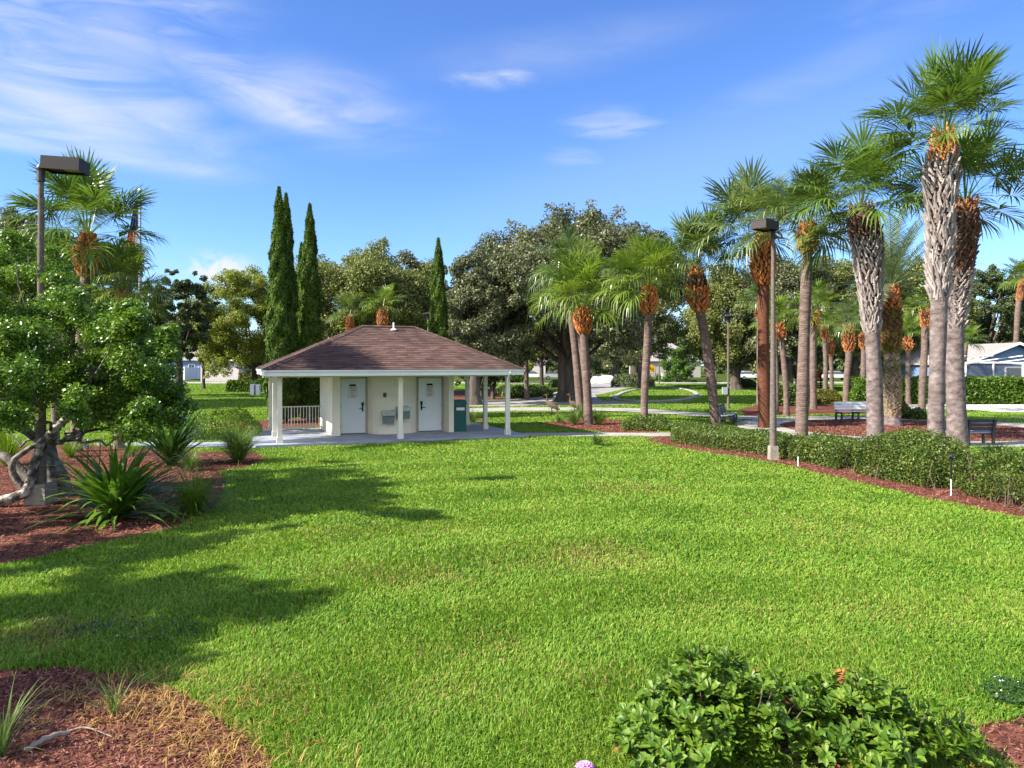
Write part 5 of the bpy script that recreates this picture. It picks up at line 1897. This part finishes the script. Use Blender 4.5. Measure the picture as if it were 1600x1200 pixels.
for kx, (px, py, lb) in enumerate(((735, 625, 'small crooked tree seen under the porch roof by the railing end'), (752, 629, 'small crooked tree between the two right porch posts'), (770, 624, 'small crooked tree beside the right front porch post'))):
    dd = 55 + kx * 1.5
    T(lb, px, py, dd, 545, px + 3, 26, 602, 'treedark', 4500, .2, .13, 30 + kx, ncl=30, low=-.5, forks=5, fork_z=.7, group='small crooked trees seen under the porch roof')
T('crepe myrtle sized tree in front of the olive oak by the mound', 1245, 604, 92, 535, 1245, 34, 585, 'oakleaf', 5000, .3, .16, 34, ncl=32, forks=4, fork_z=.9)
T('spreading dark tree under the far oaks right of the date palm', 1465, 606, 86, 500, 1465, 45, 584, 'treedark', 7000, .3, .22, 35, ncl=40)
# shade trees outside the left of the picture: their shadows lie on the near lawn
tree('broad shade tree standing just left of the near lawn, casting the foreground shadow', (-11.8, 4.6), 5.5, 2.1, 2.9, 1.15, 'ligustrum', 26000, .15, .17, 41, ncl=110, clr=.26, name='shade_tree', group=None)
tree('second shade tree left of the near lawn, nearer the mulch bed', (-12.7, 8.6), 5.3, 1.7, 1.5, 1.1, 'ligustrum', 9000, .14, .17, 42, ncl=60, name='shade_tree', clr=.2)
tree('low shade tree beside the left mulch bed, nearest the leafy tree', (-13.9, 11.0), 3.8, 1.6, 1.5, 1.5, 'ligustrum', 9000, .12, .13, 43, ncl=50, name='shade_tree', clr=.2)


def far_woods():
    rng = np.random.default_rng(9)
    b = MB()
    C, Rr = [], []
    for x in np.arange(-190, 200, 2.4):
        y = 200 + 12 * math.sin(x * .05) + rng.uniform(-8, 8)
        h = 10.5 + 3.0 * math.sin(x * .11 + 1) + rng.uniform(-1.2, 1.8)
        for z in np.arange(1.0, h, 2.0):
            C.append((x + rng.normal(0, 1.5), y + rng.normal(0, 2), z))
            Rr.append(rng.uniform(2.2, 3.8))
    P, D = cloud(np.array(C), np.array(Rr), [170] * len(C), rng, .5, .8)
    v, f = leafquads(P, 1.0, .7, rng, nrm=D * .5 + np.array([0, 0, .4]), jit=.75)
    stuff(b.add(v, f).build('far_woods', M['treedark']))


far_woods()


# ------------------------------------------------------------------ the leafy tree in the left bed
def ligustrum():
    rng = np.random.default_rng(21)
    d0 = 15.3
    b0 = W(88, 740, d0)
    root = np.array([b0[0], d0, 0.0])
    r = thing('ligustrum_tree', 'glossy spreading multi-stemmed tree filling the left side of the mulch bed', 'tree', tuple(root))
    pads = [(20, 425, 52), (70, 432, 55), (118, 474, 40), (160, 490, 38), (205, 500, 42), (232, 530, 38), (120, 500, 60), (60, 490, 65), (5, 480, 60), (170, 525, 55), (240, 575, 34),
            (215, 600, 40), (262, 620, 26), (235, 645, 40), (190, 645, 46), (160, 600, 44), (120, 560, 50), (60, 560, 45), (15, 560, 50), (100, 610, 40), (40, 610, 42), (5, 640, 46), (270, 640, 18),
            (90, 632, 38), (130, 625, 34), (200, 655, 22), (-20, 660, 40), (205, 560, 45), (150, 560, 40), (250, 600, 26), (-40, 450, 60), (-60, 520, 70), (-50, 600, 70), (80, 425, 26), (40, 398, 30), (-90, 470, 60), (-100, 560, 70)]
    C, R = [], []
    for (px, py, rp) in pads:
        for q in range(6):
            d = d0 + rng.normal(0, 1.1) - (1.15 if py > 470 else 0) + (.9 if py < 450 else 0)
            k = rng.uniform(.30, .78)
            c = W(px + rng.normal(0, rp * .42), py + rng.normal(0, rp * .36), d)
            C.append(c - root)
            R.append(rp * k * d / F)
    kp = rng.uniform(0, 1, len(C)) > .22
    C, R = np.array(C)[kp], np.array(R)[kp]
    cc = C.mean(0)
    for q in range(110):
        b_ = rng.integers(len(R))
        dr = norm(norm(C[b_] - cc) + rng.normal(0, .6, 3))
        C = np.vstack([C, C[b_] + dr * R[b_] * rng.uniform(.8, 1.25)])
        R = np.append(R, rng.uniform(.12, .26))
    per = (R ** 2 / (R ** 2).sum() * 190000).astype(int) + 20
    P, D = cloud(C, R * 1.12, per, rng, .62, .68)
    v, f = leafquads(P, .066, .036, rng, nrm=D * .3 + np.array([0, 0, .75]), jit=.6)
    MB().add(v, f).build('crown', M['ligustrum'], r)

    def w(px, py, dd=0.0):
        return tuple(W(px, py, d0 + dd) - root)
    t = MB()
    limb(t, [(.1, .2, -.05), w(72, 690, .2), w(62, 650, .3), w(70, 590, .4), w(90, 500, .5)], .14, .04, 10, 14, rng=rng, wob=.03)
    limb(t, [(-.1, .1, 0), w(68, 700, .1), w(25, 665, -.2), w(-20, 640, -.4), w(-60, 560, -.5)], .12, .035, 9, 12, rng=rng, wob=.03)
    limb(t, [(.05, .3, 0), w(80, 700, .4), w(100, 640, .8), w(150, 560, 1.0), w(190, 510, 1.1)], .105, .03, 9, 12, rng=rng, wob=.03)
    limb(t, [(-.3, .2, 0), w(10, 715, .2), w(-30, 690, .3), w(-80, 600, .4)], .12, .04, 8, 10, rng=rng, wob=.02)
    limb(t, [(-.25, -.2, 0), w(22, 745, -.3), w(24, 715, -.3), w(60, 695, -.1), w(90, 672, 0), w(120, 610, .2)], .075, .03, 8, 14, rng=rng, wob=.012)
    for c in C[rng.permutation(len(C))[:26]]:
        m_ = c * .55 + np.array([0, 0, .35])
        limb(t, [tuple(c * .22 + np.array([0, 0, .9])), tuple(m_), tuple(c)], .035, .008, 5, 8, rng=rng, wob=.05)
    t.build('trunk', M['greystem'], r, smooth=True)
    lb = MB()
    limb(lb, [w(-40, 800, -1.1), w(0, 786, -1.0), w(38, 768, -.9), w(52, 730, -.8), w(68, 690, -.8), w(104, 652, -.8), w(128, 628, -.8), w(150, 622, -.8), w(170, 636, -.8), w(184, 650, -.8), w(208, 652, -.8), w(235, 640, -.8)], .115, .018, 10, 40, rng=rng, wob=.012)
    limb(lb, [w(56, 716, -.8), w(75, 692, -.6), w(100, 688, -.5), w(130, 668, -.4), w(160, 645, -.3), w(165, 625, -.3)], .07, .018, 8, 20, rng=rng, wob=.012)
    limb(lb, [w(164, 632, -.8), w(178, 622, -.8), w(192, 636, -.9), w(200, 652, -.9)], .022, .010, 6, 12, rng=rng, wob=.008)
    limb(lb, [w(104, 656, -.8), w(94, 630, -1.0), w(88, 612, -1.0)], .022, .010, 6, 8, rng=rng, wob=.008)
    o = lb.build('lichen_branch', M['lichen'], r, smooth=True)
    o['label'] = 'pale lichen-spotted limb arching up to the right'
    return r


ligustrum()

# ------------------------------------------------------------------ plants of the left bed
def straps(label, base, h, n, w, seed, leaf, spread=.45, droop=1.0, name='strap_leaved_plant', group=None):
    return tuft(label, base, h, n, w, seed, leaf, name, 'plant', group, spread, droop, 7)


q = G(182, 812)
straps('large strap-leaved lily clump with broad shiny leaves at the lawn edge', (q[0], q[1]), 1.30, 300, .10, 51, 'strap', .70, 1.1)
q = G(268, 728)
straps('dark strap-leaved clump behind the large lily clump', (q[0], q[1]), 1.6, 140, .09, 52, 'strapdark', .52, .95)
q = G(372, 724)
tuft('dense rounded ornamental grass beside the slab corner', (q[0], q[1]), 1.05, 900, .012, 53, 'ograss', spread=.45, droop=.9)
q = G(300, 806)
tuft('wispy pale grass spilling over the bed edge right of the lily clump', (q[0], q[1]), 1.0, 800, .011, 54, 'lime', spread=.65, droop=1.4)
q = G(297, 736)
tuft('small soft grass at the foot of the dark strap-leaved clump', (q[0], q[1]), .62, 300, .012, 55, 'ograss', spread=.5, droop=1.0)
q = G(12, 728)
tuft('tall yellow-green grass clump at the left edge behind the tree stems', (q[0], q[1]), 1.15, 420, .014, 56, 'lime', spread=.45, droop=.8)
q = G(60, 722)
tuft('low yellow-green grass behind the tree stems', (q[0] + .3, q[1] + 1), .6, 240, .013, 57, 'lime', spread=.6, droop=1.0)
q = G(206, 712)
tuft('thin grass clump behind the dark strap-leaved clump', (q[0], q[1]), .6, 220, .013, 62, 'lime', spread=.6, droop=1.0)
hedge('feathery lime-green shrub mass behind the slab path', np.array([[-13.0, 26.9], [-11.6, 26.5], [-10.0, 26.9], [-9.55, 27.5], [-9.9, 29.2], [-11.4, 29.8], [-13.2, 28.8]]), .92, 9000, .085, 58, 'lime', 'lime_shrub', 'shrub', boxy=False, top_amp=.10, stems=24)


def spider_lily(label, px, py, d, seed):
    rng = np.random.default_rng(seed)
    q = W(px, py, d)
    r = thing('spider_lily', label, 'flower', (q[0], d, 0), 0, 'white spider lilies')
    st = strands(MB(), (0, 0, 0), 9, .5, .045, .3, .7, rng, 5)
    st.tube([(0, 0, 0), (.02, 0, q[2] * .5), (.05, 0, q[2])], .012, 6)
    st.build('stalk', M['strap'], r)
    fl = MB()
    for k in range(5):
        c = np.array([.05, 0, q[2]]) + rng.normal(0, .045, 3)
        strands(fl, c, 9, .15, .022, .8, 1.6, rng, 5)
    fl.build('petals', M['petal'], r)


spider_lily('white spider lily blossom between the lichen branch and the lily clump', 134, 696, 14.6, 1)
spider_lily('white spider lily blossom right of the other, above the lily clump', 153, 692, 14.9, 2)

# near-left bed: dead grass, sprigs, a bleached stick
rng = np.random.default_rng(71)
dg = MB()
for _ in range(420):
    t = rng.uniform(0, 1)
    edge = np.array([np.interp(t, [0, .3, .6, 1], [-3.5, -2.7, -1.95, -1.35]), np.interp(t, [0, .3, .6, 1], [6.55, 6.25, 5.6, 4.9])])
    c = edge + rng.normal(0, .26, 2) + np.array([-.18, -.20])
    strands(dg, (c[0], c[1], .01), int(rng.uniform(5, 12)), .15, .007, 1.0, 1.9, rng, 4)
stuff(dg.build('dead_grass', M['dry']))
for (px, py, h, n, lf, lb, sd) in ((178, 1120, .32, 30, 'ograss', 'thin grass sprig sprouting from the near-left mulch', 72), (2, 1185, .45, 45, 'ograss', 'grass sprig at the bottom left corner', 73)):
    q = G(px, py)
    tuft(lb, (q[0], q[1]), h, n, .010, sd, lf, 'grass_sprig', spread=.35, droop=.8)
q0 = G(38, 1180)
o = MB()
limb(o, [(0, 0, .03), (.07, .14, .05), (.16, .27, .03)], .024, .016, 7, 10, rng=rng, wob=.004)
limb(o, [(.16, .27, .04), (.27, .30, .05), (.52, .20, .03)], .008, .004, 5, 8)
o = o.build('fallen_stick', M['woodgrey'], None, smooth=True)
o.location = (q0[0], q0[1], 0)
tag(o, 'bleached stick lying on the near-left mulch', 'stick')


# ------------------------------------------------------------------ the near shrub
def near_shrub(label, c, rx, ry, h, tips, seed):
    rng = np.random.default_rng(seed)
    r = thing('broadleaf_shrub', label, 'shrub', (c[0], c[1], 0), 0, 'low glossy shrubs at the bottom of the picture')
    lv, tw = MB(), MB()
    for q in range(tips):
        a = rng.uniform(0, 6.283)
        rr = rng.uniform(0, 1) ** .5
        lump = 1 + .24 * math.sin(3 * a + seed) + .20 * math.sin(5 * a + 2 * seed)
        x, y = rx * rr * lump * math.cos(a), ry * rr * lump * math.sin(a)
        z = h * (1 - .72 * rr ** 2.2) * rng.uniform(.50, 1.12) * (1 + .28 * math.sin(4.5 * x / rx + seed) * math.sin(5 * y / ry + 1)) + .05
        if rng.uniform() < .2:
            z *= .55
        tip = np.array([x, y, z])
        ax = norm(np.array([x * .45 / rx, y * .45 / ry, 1.0]) + rng.normal(0, .28, 3))
        k = rng.integers(6, 11)
        e1 = norm(np.cross(ax, [1, .3, .2]))
        e2 = np.cross(ax, e1)
        mt = 1 if rng.uniform() < .014 else 0
        for j in range(k):
            b_ = j * 2.4 + rng.normal(0, .2)
            o = e1 * math.cos(b_) + e2 * math.sin(b_)
            up = rng.uniform(.15, 1.0)
            dr = norm(o + ax * up)
            L_ = rng.uniform(.060, .115)
            w_ = L_ * rng.uniform(.40, .52)
            s_ = norm(np.cross(dr, ax))
            n_ = np.cross(s_, dr)
            st = tip - ax * rng.uniform(0, .07)
            cup = .16 * w_
            pts = [st, st + dr * L_ * .35 + s_ * w_ * .36 + n_ * cup, st + dr * L_ * .72 + s_ * w_ * .5 + n_ * cup, st + dr * L_ - n_ * L_ * .08,
                   st + dr * L_ * .72 - s_ * w_ * .5 + n_ * cup, st + dr * L_ * .35 - s_ * w_ * .36 + n_ * cup, st + dr * L_ * .36, st + dr * L_ * .74 - n_ * .0]
            lv.add(pts, [[0, 1, 6, 0]][:0] + [[1, 2, 7, 6], [2, 3, 7, 7]][:1] + [[6, 7, 4, 5]], mt)
            lv.add(pts, [[0, 1, 6], [0, 6, 5], [2, 3, 7], [7, 3, 4]], mt)
        if q % 4 == 0:
            limb(tw, [(x * .25, y * .25, 0), (x * .7, y * .7, z * .45), tuple(tip)], .008, .003, 5, 6, rng=rng, wob=.01)
    lv.build('leaves', [M['shrub'], M['shrubred']], r)
    tw.build('twigs', M['twig'], r)


near_shrub('wide glossy-leaved shrub at the bottom edge, larger one with the tallest shoots', (1.60, 5.35), .86, .62, .52, 640, 3)
near_shrub('glossy-leaved shrub at the bottom right, smaller one beside bare twigs', (2.55, 5.22), .56, .50, .42, 330, 8)
q = G(1128, 1052)
tuft('grey dried fern tuft poking out behind the near shrub', (q[0], q[1]), .22, 60, .006, 74, 'deadfern', 'dried_fern', spread=.5, droop=.7)
q = G(914, 1216)
r = thing('pink_flower', 'round pink-lilac flower at the bottom edge of the lawn', 'flower', (q[0], q[1], 0))
fl = MB()
for ring, (rad, z, k, ln) in enumerate(((.0, .10, 5, .022), (.012, .098, 8, .03), (.022, .09, 11, .036), (.032, .078, 14, .038))):
    for j in range(k):
        a = j * 2 * math.pi / k + ring * .3
        ca, sa = math.cos(a), math.sin(a)
        o_ = np.array([ca, sa, 0])
        t_ = np.array([-sa, ca, 0])
        c_ = o_ * rad + [0, 0, z]
        fl.add([c_ - t_ * .006, c_ + t_ * .006, c_ + o_ * ln * .7 + t_ * .012 + [0, 0, .006], c_ + o_ * ln, c_ + o_ * ln * .7 - t_ * .012 + [0, 0, .006]], [[0, 1, 2, 4]])
        fl.add([c_ + o_ * ln * .7 + t_ * .012 + [0, 0, .006], c_ + o_ * ln, c_ + o_ * ln * .7 - t_ * .012 + [0, 0, .006]], [[0, 1, 2]])
fl.build('petals', M['pink'], r)
MB().tube([(0, 0, 0), (0, 0, .095)], .006, 6).build('stem', M['strap'], r)

# ------------------------------------------------------------------ hedges and shrubs to the right
hedge('neatly clipped low hedge nearest the pavilion path, left of the brown lamp post', np.array([[5.6, 25.8], [6.5, 24.0], [7.62, 22.1], [9.3, 23.0], [8.6, 26.0], [7.2, 28.6], [6.35, 29.1]]), .55, 26000, .062, 61, stems=60)
hedge('clipped hedge section just right of the brown lamp post', np.array([[7.85, 21.75], [8.2, 20.3], [8.5, 19.35], [9.9, 19.9], [10.0, 21.4], [9.5, 23.1]]), .66, 18000, .060, 63, stems=50, top_amp=.09)
hedge('tall bushy hedge section in front of the two big grey trunks', np.array([[8.62, 18.75], [8.85, 17.6], [9.22, 16.45], [10.3, 16.4], [10.9, 17.8], [10.3, 19.4]]), 1.0, 24000, .058, 64, boxy=True, stems=70, top_amp=.10, edge=.6)
hedge('ragged thinning hedge section at the right edge, with bare stems low down', np.array([[9.42, 16.0], [9.62, 14.6], [9.85, 13.2], [10.3, 11.5], [11.4, 11.7], [11.3, 14.0], [10.7, 16.1]]), .86, 20000, .056, 65, boxy=True, edge=.55, bare=.09, stems=160, top_amp=.14, bottom=.22)
q = G(1556, 736)
tuft('soft green grass clump behind the ragged hedge', (q[0], q[1]), .80, 800, .013, 66, 'ograss', spread=.6, droop=1.0)
q = G(1590, 738)
tuft('second soft grass clump behind the ragged hedge, nearer the edge', (q[0], q[1] - .3), .72, 600, .013, 67, 'ograss', spread=.6, droop=1.0)
hedge('low dark shrub at the foot of the lone palm in the crane bed', np.array([[4.6, 30.6], [6.3, 30.0], [6.9, 31.2], [6.2, 32.6], [4.8, 32.4]]), .62, 7000, .075, 68, boxy=False, name='low_shrub', cat='shrub', stems=20)
for (px, py, h, n, lb, sd) in ((897, 664, .75, 200, 'yellowish grass clump left of the front clump palm', 81), (935, 664, .70, 220, 'grass clump right of the front clump palm', 82), (907, 654, .85, 200, 'grass clump behind the front clump palm', 83),
                               (934, 697, .46, 160, 'brown-green grass tuft alone by the footpath', 84), (737, 662, .75, 160, 'grass tuft outside the right porch railing', 85), (875, 662, .40, 130, 'small dark grass tuft below the standing crane', 86),
                               (985, 668, .40, 120, 'grass tuft between the low dark shrub and lone palm', 87)):
    q = G(px, py)
    tuft(lb, (q[0], q[1]), h, n, .022, sd, 'ograss', spread=.5, droop=1.0, group='grass tufts near the palm clump')
hedge('long tall clipped hedge in front of the blue house', np.array([[23.5, 50.0], [34, 50.2], [44, 50.2], [44, 52.2], [34, 52.2], [23.5, 52]]), 1.85, 46000, .19, 69, 'hedgebr', top_amp=.02, stems=30)
hedge('low rounded clipped hedge, olive on top, behind the sunlit-toned grey bench', np.array([[20.6, 50.2], [22.3, 50.0], [22.9, 50.9], [22.2, 52.2], [20.8, 52.2], [20.2, 51.2]]), 1.0, 11000, .12, 91, 'hedgeyel', boxy=False, top_amp=.02, stems=10)
hedge('dark clipped hedge behind the brown lamp post and thin palms', np.array([[17.1, 48.2], [19.6, 48.0], [19.8, 50.2], [17.3, 50.4]]), 1.4, 13000, .14, 92, 'hedge', top_amp=.03, stems=20)
hedge('bright green shrub between the latticed palm and the long hedge', np.array([[22.6, 48.6], [25.0, 48.4], [25.4, 49.9], [22.8, 49.9]]), 1.75, 11000, .15, 93, 'hedgebr', boxy=False, name='bright_shrub', cat='shrub', stems=20)
for (px, py, w_, h, lf, lb, sd) in ((1415, 655, 1.1, .9, 'hedgeyel', 'small leafy shrub right of the date palm foot', 94), (1440, 657, .9, .8, 'hedge', 'second small shrub in the circular bed, further from the date palm', 95), (990, 605, 5.2, 1.5, 'treedark', 'dark rounded shrub under the yellow sign', 96),
                                    (825, 622, 4.2, 1.0, 'hedge', 'dense shrub bed beside the drive right of the pavilion', 97), (795, 620, 2.4, .9, 'oakleaf', 'greyish low shrub left of the dense shrub bed', 98), (470, 652, 3.0, 1.5, 'treedark', 'dark shrub seen through the left porch railing', 99),
                                    (868, 606, 1.6, .9, 'treedark', 'dark shrub at the verge left of the thick oak', 100), (1170, 606, 2.2, 1.0, 'treedark', 'dark shrub near the low-forking oak', 101), (1205, 603, 2.2, 1.2, 'treedark', 'dark shrub between lamp post and far street', 102)):
    q = G(px, py)
    a = np.linspace(0, 6.283, 13)[:-1]
    hedge(lb, np.c_[q[0] + np.cos(a) * w_ / 2 * (1 + .1 * np.sin(a * 3)), q[1] + .4 + np.sin(a) * w_ * .38], h, 3800, .0018 * q[1] + .05, sd, lf, 'round_shrub', 'shrub', boxy=False, stems=14, top_amp=.05)
for (px0, px1, py, d, h, lf, lb, sd) in ((372, 420, 598, 104, 1.5, 'hedgeyel', 'low hedge under the windows of the beige house', 103), (352, 440, 612, 72, 1.1, 'hedgebr', 'bright clipped hedge beside the white utility cabinet', 104)):
    x0, x1 = W(px0, 0, d)[0], W(px1, 0, d)[0]
    hedge(lb, np.array([[x0, d], [x1, d], [x1, d + 1.6], [x0, d + 1.6]]), h, 6000, .22, sd, lf, stems=10)


# ------------------------------------------------------------------ small litter and joints
def litter():
    rng = np.random.default_rng(123)
    b = MB()
    x, y = rng.uniform(-7, 9, 900), rng.uniform(5, 27, 900)
    ok = on_lawn(x, y)
    x, y = x[ok][:330], y[ok][:330]
    C = np.c_[x, y, rng.uniform(.035, .055, len(x))]
    v, f = leafquads(C, .055, .028, rng, nrm=np.array([0, 0, 1.5]), jit=.6)
    b.add(v, f)
    stuff(b.build('fallen_leaves', M['chip']))
    c = MB()
    for (cx, cy, rx, ry, n) in ((4.35, 6.15, .42, .30, 900), (-3.9, 7.6, .7, .35, 500)):
        a, r = rng.uniform(0, 6.283, n), rng.uniform(0, 1, n) ** .5
        P = np.c_[cx + np.cos(a) * r * rx, cy + np.sin(a) * r * ry, rng.uniform(.03, .075, n)]
        v, f = leafquads(P, .034, .030, rng, nrm=np.array([0, 0, 1.4]), jit=.5)
        c.add(v, f, 0)
        k = n // 45
        v, f = leafquads(P[:k] + [0, 0, .02], .016, .016, rng, nrm=np.array([0, 0, 1.2]), jit=.5)
        c.add(v, f, 1)
    stuff(c.build('clover', [M['strapdark'], M['petal']]))


litter()
